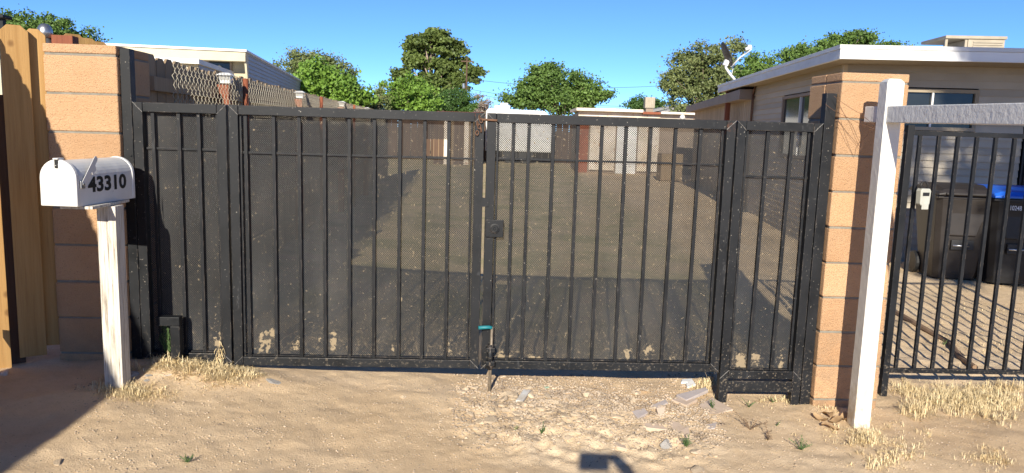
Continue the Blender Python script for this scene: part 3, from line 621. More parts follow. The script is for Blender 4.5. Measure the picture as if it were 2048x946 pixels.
# ------------------------------------------------------------------ house on the right
hv = Vector((.082, 1, 0)).normalized(); hyaw = math.atan2(hv.y, hv.x)-math.pi/2
HC = Vector((4.18, 9.8, 0)); t = thing('right_house', 'cream lap-sided house with flat white-edged roof on the right', 'house', HC, hyaw)
LW = .0915; zbase = -.15; nlap = 28; LEN = 4.9; WID = 8.0
def lap(x0, x1, y0, y1, z, axis, mat):
    if axis == 'x':   # front wall, plane y=0 facing -y
        m = MB().prism([(-.020, 0), (0, LW), (.02, LW), (.02, 0)], 'x', x0, x1)
    else:             # left wall, plane x=0 facing -x
        m = MB().add([(-.020, y0, 0), (0, y0, LW), (.02, y0, LW), (.02, y0, 0), (-.020, y1, 0), (0, y1, LW), (.02, y1, LW), (.02, y1, 0)], [(0, 1, 2, 3), (7, 6, 5, 4), (0, 4, 5, 1), (1, 5, 6, 2), (2, 6, 7, 3), (3, 7, 4, 0)])
    m.build('siding_board', mat, t, (0, 0, z))
wf = (.55, 1.66, 1.60, 2.12); df = (2.25, 3.25, 0, 2.05); ws = (.75, 2.75, 1.15, 2.12)
for k in range(nlap):
    z = zbase+k*LW; za = z+LW
    segs = [(.03, WID)]
    for (a, b, c, d) in (wf, df):
        if za > c+.01 and z < d-.01:
            ns = []
            for (p_, q_) in segs:
                if b <= p_ or a >= q_: ns.append((p_, q_))
                else:
                    if a > p_: ns.append((p_, a))
                    if b < q_: ns.append((b, q_))
            segs = ns
    for (p_, q_) in segs: lap(p_, q_, 0, 0, z, 'x', 'siding_shaded')
    segs = [(.03, LEN)]
    if za > ws[2]+.01 and z < ws[3]-.01: segs = [(.03, ws[0]), (ws[1], LEN)]
    for (p_, q_) in segs: lap(0, 0, p_, q_, z, 'y', 'siding')
MB().box(-.026, .03, -.026, .03, zbase, 2.40).build('corner_trim', 'siding', t)
MB().box(.05, WID, .05, .08, zbase, 2.40).add([], []).build('wall_core', 'ink', t); MB().box(.05, .08, .09, LEN-.01, zbase, 2.40).build('wall_core', 'ink', t)
MB().box(.0, WID, LEN, LEN+.05, zbase, 2.40).build('back_wall', 'siding', t)
def window(a, b, c, d, axis, parts, fm='enamel'):
    w = thing('window', None, None); w.parent = t; fw = .045
    def bx(x0, x1, z0, z1, y0, y1, nm, mat):
        if axis == 'x': m = MB().box(x0, x1, y0, y1, z0, z1)
        else: m = MB().box(y0, y1, x0, x1, z0, z1)
        return m.build(nm, mat, t)
    bpy.data.objects.remove(w)
    fr = bx(a, b, d-fw, d, -.035, .02, 'window_frame', fm)
    for (x0, x1, z0, z1) in ((a, b, c, c+fw), (a, a+fw, c+fw, d-fw), (b-fw, b, c+fw, d-fw)):
        o = bx(x0, x1, z0, z1, -.034, .02, 'frame_bar', fm); o.parent = fr
    xs = np.linspace(a+fw, b-fw, parts+1)
    for i in range(parts):
        o = bx(xs[i]+.012, xs[i+1]-.012, c+fw, d-fw, .004-.004*i, .008-.004*i, 'pane', 'glass'); o.parent = fr
        if i: o = bx(xs[i]-.012, xs[i]+.012, c+fw, d-fw, -.03, .012, 'mullion', 'enamel'); o.parent = fr
window(*wf, 'x', 2, 'soffit'); window(*ws, 'y', 2, 'brownfascia')
# security screen door
d_ = MB().box(df[0]+.02, df[1]-.02, -.03, -.005, 0, 2.03).build('door', 'irondoor', t)
for x in np.linspace(df[0]+.06, df[1]-.06, 7): o = MB().box(x-.012, x+.012, -.055, -.031, .05, 1.98).build('door_bar', 'steel2', t); o.parent = d_
for x in (df[0]+.3, df[0]+.6):
    for zz in (.6, 1.0, 1.4):
        pts = [(x+.07*math.exp(-.25*a)*math.cos(a), -.062, zz+.07*math.exp(-.25*a)*math.sin(a)) for a in np.linspace(0, 9, 24)]
        o = MB().tube(pts, .006, 5).build('door_scroll', 'steel2', t); o.parent = d_
# roof
RZ0, RZ1 = 2.40, 2.565; OH = .70; OL = .30; RB = LEN+2.25
rf = MB().box(-OL+.04, WID+.5, -OH+.04, RB-.04, RZ0+.03, RZ1-.01).build('roof', 'roofwhite', t)
o = MB().box(-OL+.041, WID+.5, -OH+.041, RB-.041, RZ0+.005, RZ0+.029).build('soffit', 'soffit', t); o.parent = rf
for (x0, x1, y0, y1) in ((-OL, WID+.5, -OH, -OH+.038), (-OL, -OL+.038, -OH+.039, RB)):
    o = MB().box(x0, x1, y0, y1, RZ0, RZ0+.115).build('fascia', 'whitetrim', t, bev=.003); o.parent = rf
    o = MB().box(x0-.012, x1, y0-.012, y1, RZ0+.117, RZ1).build('roof_edge', 'whitetrim', t, bev=.003); o.parent = rf
# porch post and corner pipes
pp = at(1455, 215, HC.y+RB-.5); tag(MB().box(-.05, .05, -.05, .05, 0, 2.40).build('porch_post', 'redwood', None, (pp.x, pp.y, 0), (0, 0, hyaw), .004), 'red-brown timber post under the far corner of the porch roof', 'post')
MB().tube([(-.04, LEN-.05, 0), (-.04, LEN-.05, 2.3), (-.02, LEN-.12, 2.4)], .02, 8).build('downpipe', 'rusty', t)
MB().tube([(-.05, LEN-.15, 1.9), (-.06, LEN-.18, 2.1), (-.05, LEN-.08, 2.25), (-.06, LEN-.2, 2.36)], .014, 6).build('cable', 'rusty', t)
# evaporative cooler
p = at(1935, 96, 11.4); t = thing('roof_cooler', 'beige louvred evaporative cooler on the right house roof', 'cooler', (p.x+.1, 11.4, RZ1-.01), hyaw)
MB().box(-.10, .42, -.01, .78, .0, .42).build('cabinet', 'cooler', t, bev=.01); MB().box(-.43, .44, -.03, .80, .422, .47).build('top_pan', 'cooler', t, bev=.01)
for x in (-.42, -.14):
    MB().box(x, x+.035, .0, .035, 0, .42).build('leg', 'cooler', t)
MB().lathe([(.15, 0), (.15, .2)], 16).build('blower', 'ink', t, (-.16, .45, .16), (rad(90), 0, 0))
for k in range(11): MB().box(-.03, .385, -.022, -.011, .05+k*.032, .068+k*.032).build('louvre', 'cooler', t)
# satellite dish
Yd = HC.y+RB-.7; foot = at(1473, 163, Yd); t = thing('satellite_dish', 'dark satellite dish on a pale bent mast at the roof corner', 'satellite dish', foot)
R_ = lambda px, py, dy=0: at(px, py, Yd+dy)-foot
MB().tube([R_(1473, 163), R_(1460, 148), R_(1452, 136), R_(1451, 126)], .027, 10).build('mast', 'bracket', t, smooth=True)
MB().box(-.07, .07, -.04, .04, -.07, .03).build('foot', 'bracket', t, bev=.01)
MB().tube([R_(1462, 134), R_(1480, 115, -.1), R_(1498, 102, -.25), R_(1503, 97, -.3)], .018, 8).build('feed_arm', 'bracket', t, smooth=True)
MB().tube([R_(1466, 137), R_(1463, 150, 0)], .006, 6).build('cable', 'bracket', t)
q = R_(1500, 96, -.3); MB().tube([q-Vector((.09, 0, .03)), q+Vector((.03, 0, .02))], .035, 10).build('receiver', 'bracket', t, smooth=True); MB().box(q.x-.05, q.x+.02, q.y-.03, q.y+.03, q.z, q.z+.06).build('receiver_horn', 'bracket', t, bev=.006)
prof = [(.001, .0)]+[(r, .32*r*r) for r in np.linspace(.03, .27, 7)]+[(.27, .32*.0729-.012)]+[(r, .32*r*r-.012) for r in np.linspace(.24, .02, 6)]
MB().lathe(prof, 28, cap=False).build('reflector', 'dish', t, R_(1452, 109, .02), Euler((0, rad(64), rad(-2))), smooth=True)
MB().box(-.05, .05, -.05, .05, -.06, .06).build('mount', 'bracket', t, R_(1452, 126), (0, rad(20), 0), .01)

# annex behind the house
av = Vector((.118, 1, 0)).normalized(); ay = math.atan2(av.y, av.x)-math.pi/2
t = thing('rear_annex', 'tan grooved-panel annex with a brown fascia behind the house', 'building', (4.52, 14.75, 0), ay)
MB().box(.04, 5, 0, 9.3, 0, 2.2).build('wall', 'tanwall', t)
for k in range(46): MB().box(.025, .039, .02+.2*k, .185+.2*k, 0, 2.19).build('panel', 'tanwall', t)
MB().add([(-.22, -.1, 2.16), (5.2, -.1, 2.16), (5.2, 9.6, 2.16), (-.22, 9.6, 2.16), (-.22, -.1, 2.35), (5.2, -.1, 2.45), (5.2, 9.6, 2.45), (-.22, 9.6, 2.35)], [(0, 3, 2, 1), (4, 5, 6, 7), (0, 1, 5, 4), (1, 2, 6, 5), (2, 3, 7, 6), (3, 0, 4, 7)]).build('roof', 'brownfascia', t)
MB().lathe([(.002, -.09), (.06, -.07), (.09, 0), (.06, .07), (.002, .09)], 12).build('globe_lamp', 'enamel', t, (-.33, 9.4, 2.0), smooth=True)

# wheelie bins
def bin_(px, Y, lab, body, lid, number=None, rz=0.0):
    p = at(px, 545, Y); z0 = float(gz(p.x, Y)); t = thing('wheeled_bin', lab, 'bin', (p.x, Y, z0), rz)
    m = MB(); prof = [(0.02, .235, .22), (.10, .245, .235), (.62, .29, .29), (.86, .315, .33), (.93, .325, .345)]
    for (z, hx, hy) in prof:
        c_ = .05
        for (a, b) in ((-hx+c_, -hy), (hx-c_, -hy), (hx, -hy+c_), (hx, hy-c_), (hx-c_, hy), (-hx+c_, hy), (-hx, hy-c_), (-hx, -hy+c_)): m.v.append((a, b, z))
    for i in range(len(prof)-1):
        for k in range(8): m.f.append((i*8+k, i*8+(k+1) % 8, i*8+8+(k+1) % 8, i*8+8+k))
    m.f += [tuple(range(8))[::-1], tuple(range(32, 40))]
    bo = m.build('body', body, t, bev=.006)
    MB().box(-.335, .335, -.36, .37, .93, .965).build('rim', body, t, bev=.01)
    m = MB(); rows = [(-.40, 0, .03), (-.36, .0, .07), (-.1, 0, .11), (.2, 0, .115), (.39, 0, .06)]
    for (y, a, h) in rows:
        for (x, zz) in ((-.35, 0), (-.345, h*.6), (-.28, h), (.28, h), (.345, h*.6), (.35, 0)): m.v.append((x, y, .968+zz))
    for i in range(4):
        for k in range(5): m.f.append((i*6+k, i*6+k+1, i*6+7+k, i*6+6+k))
    m.f += [tuple(range(6))[::-1], tuple(range(24, 30))]+[(i*6, i*6+6, i*6+11, i*6+5) for i in range(4)]
    ld = m.build('lid', lid, t, bev=.008)
    MB().box(-.28, .28, -.43, -.395, .975, 1.0).build('lid_handle', lid, ld, bev=.008)
    # moulded front: recessed lifting pocket and lift bar
    MB().prism([(-.16, .52), (.13, .52), (.17, .66), (.25, .80), (-.25, .80), (-.17, .66)], 'y', -.315, -.285).build('moulded_panel', body, bo, bev=.012)
    MB().box(-.12, .12, -.30, -.27, .36, .47).build('lift_pocket', 'ink', bo, bev=.006)
    MB().tube([(-.11, -.312, .41), (.06, -.312, .41)], .011, 8).build('lift_bar', 'metal', bo, smooth=True)
    for sgn in (-1, 1):
        w = MB().lathe([(.02, -.025), (.12, -.025), (.13, -.012), (.13, .012), (.12, .025), (.02, .025)], 20).build('wheel', 'ink', t, (sgn*.27, .25, .13), (0, rad(90), 0))
    if number:
        me = text_mesh(number, .07, .0006, .0006); xs = [v.co.x for v in me.vertices]
        for v in me.vertices: v.co.x = (v.co.x-min(xs))*.7
        obj('bin_number', me, 'whiteink', bo, (-.16, -.348, .842), (rad(90-5), 0, 0))
    else: MB().box(-.02, .12, -.344, -.338, .855, .885).build('label_strip', 'whiteink', bo, (-.10, 0, 0), (rad(-3), 0, 0))
    return t
bin_(1893, 8.55, 'dark brown wheeled bin with a closed brown lid by the house', 'binbrown', 'binbrown', None, rad(-6))
bin_(2004, 8.35, 'black wheeled bin with a blue lid numbered 1024831', 'binblack', 'binblue', '1024831', rad(-8))

# ------------------------------------------------------------------ neighbouring mobile home, upper left
lv = Vector((-.173, 1, 0)).normalized(); ly = math.atan2(lv.y, lv.x)-math.pi/2
hc = at(490, 100, 20.0); t = thing('mobile_home', 'cream and grey mobile home with an overhanging roof beyond the left fence', 'house', (hc.x, 20, 0), ly)
zt = hc.z
m = MB(); zs = np.arange(0, zt-.05, .11)
for z in zs: m.add([(0, .3, z), (.025, .3, z), (0, .3, z+.11), (0, 24, z), (.025, 24, z), (0, 24, z+.11)], [(0, 1, 2), (5, 4, 3), (1, 4, 5, 2), (0, 3, 4, 1)])
o = m.build('side_siding', 'greysiding', t)
MB().box(-7, -.001, .5, 24, 0, zt-.06).build('wall', 'cream', t)
MB().box(-7, .06, -.15, 24.2, zt-.055, zt).build('roof', 'whitetrim', t)
MB().box(-7, .02, -.1, .3, zt-.30, zt-.056).build('fascia', 'cream', t)
MB().prism([(-.1, zt-.056), (.3, zt-.056), (.3, 0.4), (.14, zt-.75)], 'x', -.02, .03).build('wing_wall', 'cream', t)
wn = MB().box(-1.05, -.42, .42, .46, zt-.62, zt-.26).build('window_frame', 'brownfascia', t); MB().box(-1.0, -.47, .41, .419, zt-.58, zt-.30).build('pane', 'glass', wn)
w2 = MB().box(-2.5, -1.9, .42, .46, zt-.62, zt-.26).build('window_frame', 'brownfascia', t); MB().box(-2.45, -1.95, .41, .419, zt-.58, zt-.30).build('pane', 'glass', w2)
MB().lathe([(.05, 0), (.06, .12), (.02, .16)], 10).build('porch_lamp', 'enamel', t, (-.72, .36, zt-.55), smooth=True)
p2 = at(396, 119, 16.5); t2 = thing('porch_annex', 'low cream porch with grey sides in front of the mobile home', 'porch', (p2.x, 16.5, 0), ly)
MB().box(-6, 0, 0, 3.6, 0, p2.z-.1).build('wall', 'cream', t2); MB().box(-6, .05, -.15, 3.7, p2.z-.1, p2.z).build('roof', 'whitetrim', t2)
m = MB()
for z in np.arange(0, p2.z-.2, .11): m.add([(.001, .02, z), (.026, .02, z), (.001, .02, z+.11), (.001, 3.55, z), (.026, 3.55, z), (.001, 3.55, z+.11)], [(0, 1, 2), (5, 4, 3), (1, 4, 5, 2), (0, 3, 4, 1)])
m.build('side_siding', 'greysiding', t2)

# ------------------------------------------------------------------ things at the far end of the yard
Ys = 27.0; xa = at(1158, 230, Ys).x; xb = at(1398, 230, Ys).x; zr = at(1280, 222, Ys).z
t = thing('garden_shed', 'long low shed of faded white boards at the yard end', 'shed', (xa, Ys, 0))
L = xb-xa; MB().box(0, L, .3, 3, 0, zr-.12).build('wall', 'brownfascia', t)
MB().box(-.1, L*.53, -.1, 3.1, zr-.05, zr+.05).build('roof', 'shedboard', t); MB().box(L*.68, L+.05, -.1, 3.1, zr-.08, zr+.0).build('roof', 'shedboard', t)
MB().box(L*.53, L*.68, .0, 3.0, zr-.10, zr-.02).build('roof_patch', 'redwood', t)
for (a, b, c, d) in ((0, L*.55, zr-.32, zr-.06), (L*.551, L, zr-.36, zr-.09)): MB().box(a, b, .2, .26, c, d).build('fascia_board', 'shedboard', t)
px = lambda x: at(x, 300, Ys).x-xa
for (a, b, z0, z1, mt) in ((1158, 1178, 0, 1.9, 'redwood'), (1180, 1206, .1, 1.95, 'shedboard'), (1207, 1232, .1, 1.95, 'shedboard'), (1234, 1254, 0, 2.0, 'roofwhite'), (1255, 1275, 0, 2.0, 'roofwhite'), (1277, 1297, .1, 1.95, 'shedboard'), (1298, 1320, .1, 1.9, 'shedboard')):
    MB().box(px(a), px(b)-.02, .2, .28, z0, z1).build('wall_panel', mt, t)
cr = at(1340, 318, 24); tag(MB().box(-.35, .35, -.25, .25, 0, .85).build('wooden_crate', 'fence_old', None, (cr.x, 24, 0), (0, 0, .1), .01), 'orange-brown wooden crate in front of the shed opening', 'crate')
# rooftop cooler + grey house beyond
p = at(1298, 217, 31); t = thing('distant_cooler', 'beige box cooler standing above the shed roof', 'cooler', (p.x, 31, p.z-.05)); MB().box(-.2, .2, -.2, .2, .05, .5).build('cabinet', 'cooler', t, bev=.02); MB().box(-.15, .15, -.15, .15, -2.4, .05).build('stand', 'brownfascia', t)
for k in range(5): MB().box(-.17+.075*k, -.12+.075*k, -.215, -.201, .09, .46).build('louvre', 'cooler', t)
p = at(1362, 208, 44); t = thing('grey_house', 'grey gabled house beyond the shed', 'house', (p.x, 44, 0))
MB().prism([(-1.35, 0), (1.2, 0), (1.2, p.z-.55), (0, p.z-.04), (-1.35, p.z-.6)], 'y', 0, 7).build('wall', 'greysiding', t)
m = MB(); m.prism([(0, p.z), (1.5, p.z-.62), (1.5, p.z-.76), (0, p.z-.14), (-1.6, p.z-.8), (-1.6, p.z-.66)], 'y', -.4, 7.3); m.build('roof', 'roofgrey', t)
MB().box(-.16, .16, -.03, -.001, p.z-.5, p.z-.26).build('gable_vent', 'enamel', t)
MB().prism([(-4, p.z-.9), (-.4, p.z-.1), (-.4, p.z-.25), (-4, p.z-1.05)], 'y', .8, 7).build('side_roof', 'roofgrey', t)
# caravan
Yc = 33.0; p = at(972, 216, Yc); p1 = at(1050, 222, Yc); t = thing('travel_trailer', 'white travel trailer with rounded roof edge at the yard end', 'trailer', (p.x, Yc, 0))
Lc = p1.x-p.x+1.2; MB().prism([(0, .5), (Lc, .5), (Lc, p.z-.35), (Lc-.35, p.z-.05), (.12, p.z), (0, p.z-.12)], 'y', 0, 2.3).build('shell', 'enamel', t, bev=.05)
MB().box(.35, 1.05, .6, 1.6, p.z-.01, p.z+.16).build('roof_unit', 'enamel', t, bev=.04); MB().box(.6, .95, .7, 1.2, p.z+.16, p.z+.27).build('roof_vent', 'enamel', t, bev=.02)
for x in (1.1, 1.8): MB().lathe([(.1, -.1), (.33, -.1), (.33, .1), (.1, .1)], 18).build('wheel', 'ink', t, (x, .2, .33), (rad(90), 0, 0))
# small hut with rusty roof, dark rear fence
Yh = 30.0; a = at(868, 224, Yh); b = at(950, 228, Yh); t = thing('rusty_roof_hut', 'low timber hut with a rust-orange roof left of the trailer', 'shed', (a.x, Yh, 0))
MB().box(0, b.x-a.x, 0, 2.5, 0, a.z-.1).build('wall', 'fence_old', t); MB().prism([(-.2, a.z-.12), (2.7, a.z+.02), (2.7, a.z+.10), (-.2, a.z-.04)], 'x', -.15, b.x-a.x+.2).build('roof', 'redwood', t)
for k in range(9): MB().box(.02+.2*k, .19+.2*k, -.03, -.001, 0, a.z-.2).build('wall_board', ('darkpost', 'darkpost', 'shedboard', 'fence_old')[k % 4], t)  # mostly dark timber: background shade put into the board colour
t = thing('rear_fence', 'weathered board fence across the far end of the yard', 'fence', (-7, 34.5, 0)); bm = MB().box(-.14, .14, -.01, .01, 0, 1.8).mesh('board')
for k in range(80): obj('board', bm, 'darkpost', t, (k*.3, random.uniform(-.01, .01), random.uniform(-.04, .02)))

# ------------------------------------------------------------------ trees
def leaves(cent, nrm_bias, size, asp, up=.35, r=rng):
    n = len(cent); d = r.normal(size=(n, 3)); d[:, 2] += up; d += nrm_bias; d /= np.linalg.norm(d, axis=1)[:, None]
    a = np.cross(d, r.normal(size=(n, 3))); a /= np.linalg.norm(a, axis=1)[:, None]; b = np.cross(d, a)
    s = size*(.6+.8*r.random(n))[:, None]
    v0 = cent-a*s*asp; v1 = cent+b*s*.5; v2 = cent+a*s*asp; v3 = cent-b*s*.5
    V = np.stack([v0, v1, v2, v3], 1).reshape(-1, 3); return V, np.arange(4*n).reshape(-1, 4)
def tree(name, label, base, blobs, leaf, mat, clumps=170, per=70, spread=.32, asp=.5, trunk=.12, bark='bark', group=None, up=.35, flat=1.0, seed=1, bias=.45, forks=None):
    leaf *= .62; per = int(per*1.8); spread *= .74; clumps = int(clumps*.85)
    """blobs: ellipsoids (cx,cy,cz,rx,ry,rz) relative to the base"""
    r = np.random.default_rng(seed); t = thing(name, label, 'tree', base, 0, group)
    vol = np.array([b[3]*b[4]*b[5] for b in blobs])**(2/3); pr = vol/vol.sum(); cs = []
    for k in range(clumps):
        b = blobs[r.choice(len(blobs), p=pr)]; d = r.normal(size=3); d /= np.linalg.norm(d); rr = r.random()**bias
        if r.random() < .16: rr = 1.02+.2*r.random()
        cs.append((np.array(b[:3])+d*rr*np.array(b[3:]), d))
    pts = []; nb = []
    for c, d in cs:
        n = int(per*(.5+r.random())); s = spread*(.45+.75*r.random()); q = r.normal(size=(n, 3))*s*np.array([1, 1, .62*flat])
        q[:, 2] -= .0; pts.append(c+q); nb.append(np.repeat(d[None]*.5, n, 0))
    pts = np.concatenate(pts); nb = np.concatenate(nb); k = pts[:, 2] > .12; V, Fq = leaves(pts[k], nb[k], leaf, asp, up, r)
    obj('crown', npmesh('crown', V, Fq), mat, t)
    m = MB(); top = max(b[2]+b[5]*.5 for b in blobs); cx = np.mean([b[0]*w for b, w in zip(blobs, pr*len(blobs))]); cy = np.mean([b[1]*w for b, w in zip(blobs, pr*len(blobs))])
    trunkpts = [Vector((0, 0, -.1))]
    for i in range(1, 7): f_ = i/6; trunkpts.append(Vector((cx*f_+r.normal()*.06*top*.2, cy*f_+r.normal()*.06*top*.2, top*f_)))
    m.tube(trunkpts, trunk, 8, trunk*.25)
    for c, d in cs[::max(1, len(cs)//38)]:
        c = Vector(c); j = min(5, max(1, int(6*max(0, (c.z/top)-.28)))); a = trunkpts[j]; mid_ = a.lerp(c, .5)+Vector((r.normal()*.1, r.normal()*.1, .06*top*.5)); m.tube([a, mid_, c], trunk*.34, 5, trunk*.06)
    m.build('trunk', bark, t, smooth=True); return t
def tb(px, Y): p = at(px, 300, Y); return (p.x, Y, 0)
def bl(px, py, rx, ry, Y, base, dy=0, ryd=None):
    p = at(px, py, Y); k = Y/FPX; return (p.x-base[0], dy, p.z, rx*k, (ryd if ryd else rx*k*.8), ry*k)
def ptree(name, label, pxb, Y, shapes, leaf, mat, **kw):
    b = tb(pxb, Y); return tree(name, label, b, [bl(*s, Y, b) for s in shapes], leaf, mat, **kw)
ptree('pine_tree', 'tall dark pine with bare pale trunk against the sky', 862, 78, [(862, 95, 50, 32), (840, 85, 28, 20), (895, 105, 28, 26), (835, 128, 30, 14), (880, 140, 36, 20), (935, 138, 22, 24), (925, 162, 24, 14), (805, 152, 20, 12), (872, 168, 46, 18), (865, 188, 40, 14), (828, 170, 26, 14)], .42, 'pine', clumps=300, per=95, spread=.46, asp=.55, trunk=.34, bark='palebark', up=.7, flat=.85, seed=3, bias=.33)
ptree('mulberry_tree', 'bright green leafy tree beyond the left fence', 640, 34, [(640, 175, 58, 42), (600, 190, 40, 32), (690, 190, 42, 34), (655, 155, 40, 20)], .20, 'leafbright', clumps=210, per=60, spread=.30, asp=.62, seed=4)
ptree('elm_tree', 'tall dull-green tree rising behind the bright leafy one', 625, 46, [(605, 128, 36, 26), (675, 140, 42, 20), (640, 150, 60, 26), (580, 140, 26, 16)], .17, 'leafdull', clumps=150, per=60, spread=.36, seed=5)
ptree('fruit_tree', 'light green feathery tree in front of the pine', 808, 38, [(812, 190, 44, 34), (785, 200, 34, 24), (845, 205, 34, 22)], .16, 'leafbright', clumps=150, per=55, spread=.30, asp=.62, seed=6)
ptree('olive_shrub', 'greyish loose shrub between fence end and feathery tree', 742, 36, [(745, 195, 26, 30), (730, 215, 40, 20)], .13, 'leafdull', clumps=70, per=50, spread=.24, seed=7)
ptree('juniper_tree', 'dark green bushy tree right of the pine trunk', 915, 48, [(915, 205, 40, 24), (890, 212, 32, 18), (945, 214, 22, 16)], .13, 'leafdark', clumps=140, per=75, spread=.28, seed=8)
ptree('bare_bush', 'leafless grey-brown bush between dark tree and trailer', 966, 46, [(966, 218, 16, 22)], .10, 'leafgrey', clumps=26, per=40, spread=.24, asp=1.4, seed=9)
ptree('round_tree', 'rounded green tree above the trailer and shed', 1118, 44, [(1120, 180, 64, 42), (1082, 172, 48, 34), (1165, 195, 44, 34), (1045, 195, 34, 22), (1195, 190, 26, 14), (1095, 145, 34, 16)], .19, 'leafmid', clumps=270, per=75, spread=.36, seed=10)
ptree('cottonwood_tree', 'tall loose tree behind the satellite dish', 1420, 36, [(1405, 140, 58, 44), (1455, 100, 32, 22), (1380, 185, 48, 42), (1440, 190, 52, 38), (1350, 165, 24, 30)], .15, 'leafdull', clumps=260, per=70, spread=.30, seed=11)
ptree('willow_tree', 'green tree right of the dish above the white roof', 1515, 40, [(1515, 145, 44, 36), (1555, 150, 30, 20), (1490, 170, 36, 30)], .15, 'leafmid', clumps=150, per=65, spread=.30, seed=12)
ptree('roof_line_tree', 'dark tree showing above the white roof corner', 1660, 36, [(1640, 105, 44, 26), (1705, 85, 36, 22), (1600, 118, 32, 18), (1730, 110, 40, 24)], .16, 'leafmid', clumps=190, per=65, spread=.30, seed=13)
ptree('far_roof_tree', 'small tree tip above the roof left of the cooler', 1790, 40, [(1785, 96, 30, 10), (1780, 130, 40, 30)], .15, 'leafmid', clumps=70, per=60, spread=.26, seed=14)
ptree('side_yard_tree', 'dense tree behind the left board fence', 85, 24, [(60, 62, 62, 30), (120, 78, 60, 30), (30, 60, 40, 26), (165, 88, 36, 18), (90, 110, 90, 40)], .11, 'leafmid', clumps=260, per=75, spread=.22, seed=15)
ptree('distant_tree', 'small far tree behind the beige cooler', 1290, 62, [(1285, 208, 24, 14), (1310, 212, 20, 12), (1265, 214, 14, 8)], .2, 'leafdark', clumps=60, per=60, spread=.36, seed=16)
# street tree behind the camera: its leaves dapple the house front
tree('street_tree', 'street tree standing behind the viewpoint on the right', (5.6, -3.4, -.1), [(-.5, 0, 7.1, 1.9, .9, .9), (-1.25, 0, 8.2, .62, .7, .36), (-.75, 0, 8.2, .85, .8, .42), (-.9, 0, 8.2, .85, .8, .42), (.3, 0, 8.35, 1.1, .9, .7), (.6, 0, 6.5, 1.6, .9, .8), (-1.0, 0, 5.75, 1.2, .7, .55)], .17, 'leafmid', clumps=340, per=46, spread=.21, trunk=.14, seed=17)

# utility pole and wires
Yp = 72; p = at(934, 115, Yp); t = thing('utility_pole', 'thin dark utility pole in front of the pine', 'pole', (p.x, Yp, 0))
MB().tube([(0, 0, -.1), (0, 0, p.z)], .10, 8, .07).build('mast', 'darkpost', t); MB().box(-.55, .55, -.05, .05, p.z-.4, p.z-.3).build('crossarm', 'darkpost', t)
MB().lathe([(.12, 0), (.14, .1), (.14, .45), (.12, .5)], 12).build('transformer', 'metal', t, (-.24, -.15, p.z-2.9))
for i, (pa, pb_) in enumerate((((938, 158), (1345, 170)), ((938, 178), (1345, 214)), ((938, 186), (1345, 220)))):
    a = at(*pa, Yp); b = at(*pb_, Yp+4); pts = [a.lerp(b, k/16)-Vector((0, 0, .5*4*(k/16)*(1-k/16))) for k in range(17)]
    tag(MB().tube(pts, .022, 4).build('power_line', 'ink'), 'overhead power line from the pole, '+('topmost', 'middle', 'lowest')[i]+' of three', 'power line', 'power lines')

# ------------------------------------------------------------------ stones and rubble
import bmesh
def stone_mesh(seed, flat=.7, rough=.25):
    r = np.random.default_rng(seed); bm_ = bmesh.new(); bmesh.ops.create_icosphere(bm_, subdivisions=2, radius=1)
    dirs = r.normal(size=(9, 3)); dirs /= np.linalg.norm(dirs, axis=1)[:, None]; cut = .38+.4*r.random(9)
    for v in bm_.verts:
        c = np.array(v.co)
        for d, k in zip(dirs, cut):
            q = c@d
            if q > k: c = c-d*(q-k)
        c = c*(1+r.normal()*.04); c[2] *= flat; v.co = c
    me = bpy.data.meshes.new('stone_mesh'); bm_.to_mesh(me); bm_.free(); return me
SM = [stone_mesh(100+i, .45+.4*random.random()) for i in range(12)]
def stone(px, py, w, mat, label=None, group=None, cat='stone', name='stone', fl=None, sink=.25, mesh=None):
    p = gr(px, py); sz = w/2*p.y/FPX; me = (mesh or random.choice(SM)).copy(); me.materials.clear()
    o = obj(name, me, mat, None, (p.x, p.y, p.z+sz*.3-sz*sink), (random.uniform(-.2, .2), random.uniform(-.2, .2), random.uniform(0, 6.28)))
    o.scale = (sz*random.uniform(.85, 1.15), sz*random.uniform(.7, 1.0), sz*(fl or random.uniform(.6, .9))); return tag(o, label, cat, group)
stone(978, 838, 34, 'stone', 'pale angular rock just in front of the drop bolt')
stone(905, 818, 17, 'stone', 'small pale rock on bare soil left of the rubble'); stone(882, 842, 17, 'stone', 'flat pale stone lying apart at the rubble edge', fl=.3)
stone(808, 795, 16, 'stone', 'pale half-buried stone beneath the left leaf')
stone(1333, 893, 44, 'greystone', 'rounded grey rock by the weed in front of the rubble'); stone(1393, 905, 32, 'stone', 'squat pale rock right of the weed')
stone(1395, 938, 40, 'stone', 'flat stone at the bottom edge below the squat rock', fl=.35)
stone(118, 926, 30, 'stone', 'single grey-tan stone in the shaded lower left corner')
stone(1092, 775, 19, 'greenstone', 'pale green stone chip in the rubble', fl=.5)
stone(545, 765, 40, 'greystone', 'grey crumbled concrete patch under the left leaf', fl=.18)
stone(262, 750, 38, 'greystone', 'grey concrete lump at the foot of the mailbox post'); stone(297, 752, 18, 'greystone', 'small concrete lump right of the larger one')
stone(292, 762, 14, 'greystone', 'tiny dark concrete crumb below the two lumps')
p = gr(1046, 798); o = MB().box(-.02, .02, -.085, .085, -.004, .012).build('wood_offcut', 'whitewood', None, (p.x, p.y, p.z+.012), (.05, 0, rad(-16)), .002); tag(o, 'short white wood offcut lying on the rubble', 'offcut')
p = gr(8, 745); stone(8, 748, 34, 'flag', 'orange broken brick under the board fence', fl=.6)
def flagstone(poly, mat, label, th=.018, tilt=0.02, lift=.012):
    P_ = [gr(*q) for q in poly]; c = sum(P_, Vector())/len(P_); zt_ = max(p.z for p in P_)
    m = MB().prism([(p.x-c.x, p.y-c.y) for p in P_], 'z', -th, 0)
    o = m.build('flagstone', mat, None, (c.x, c.y, c.z+lift-.007), (tilt, random.uniform(-.03, .03), 0), .002); return tag(o, label, 'flagstone')
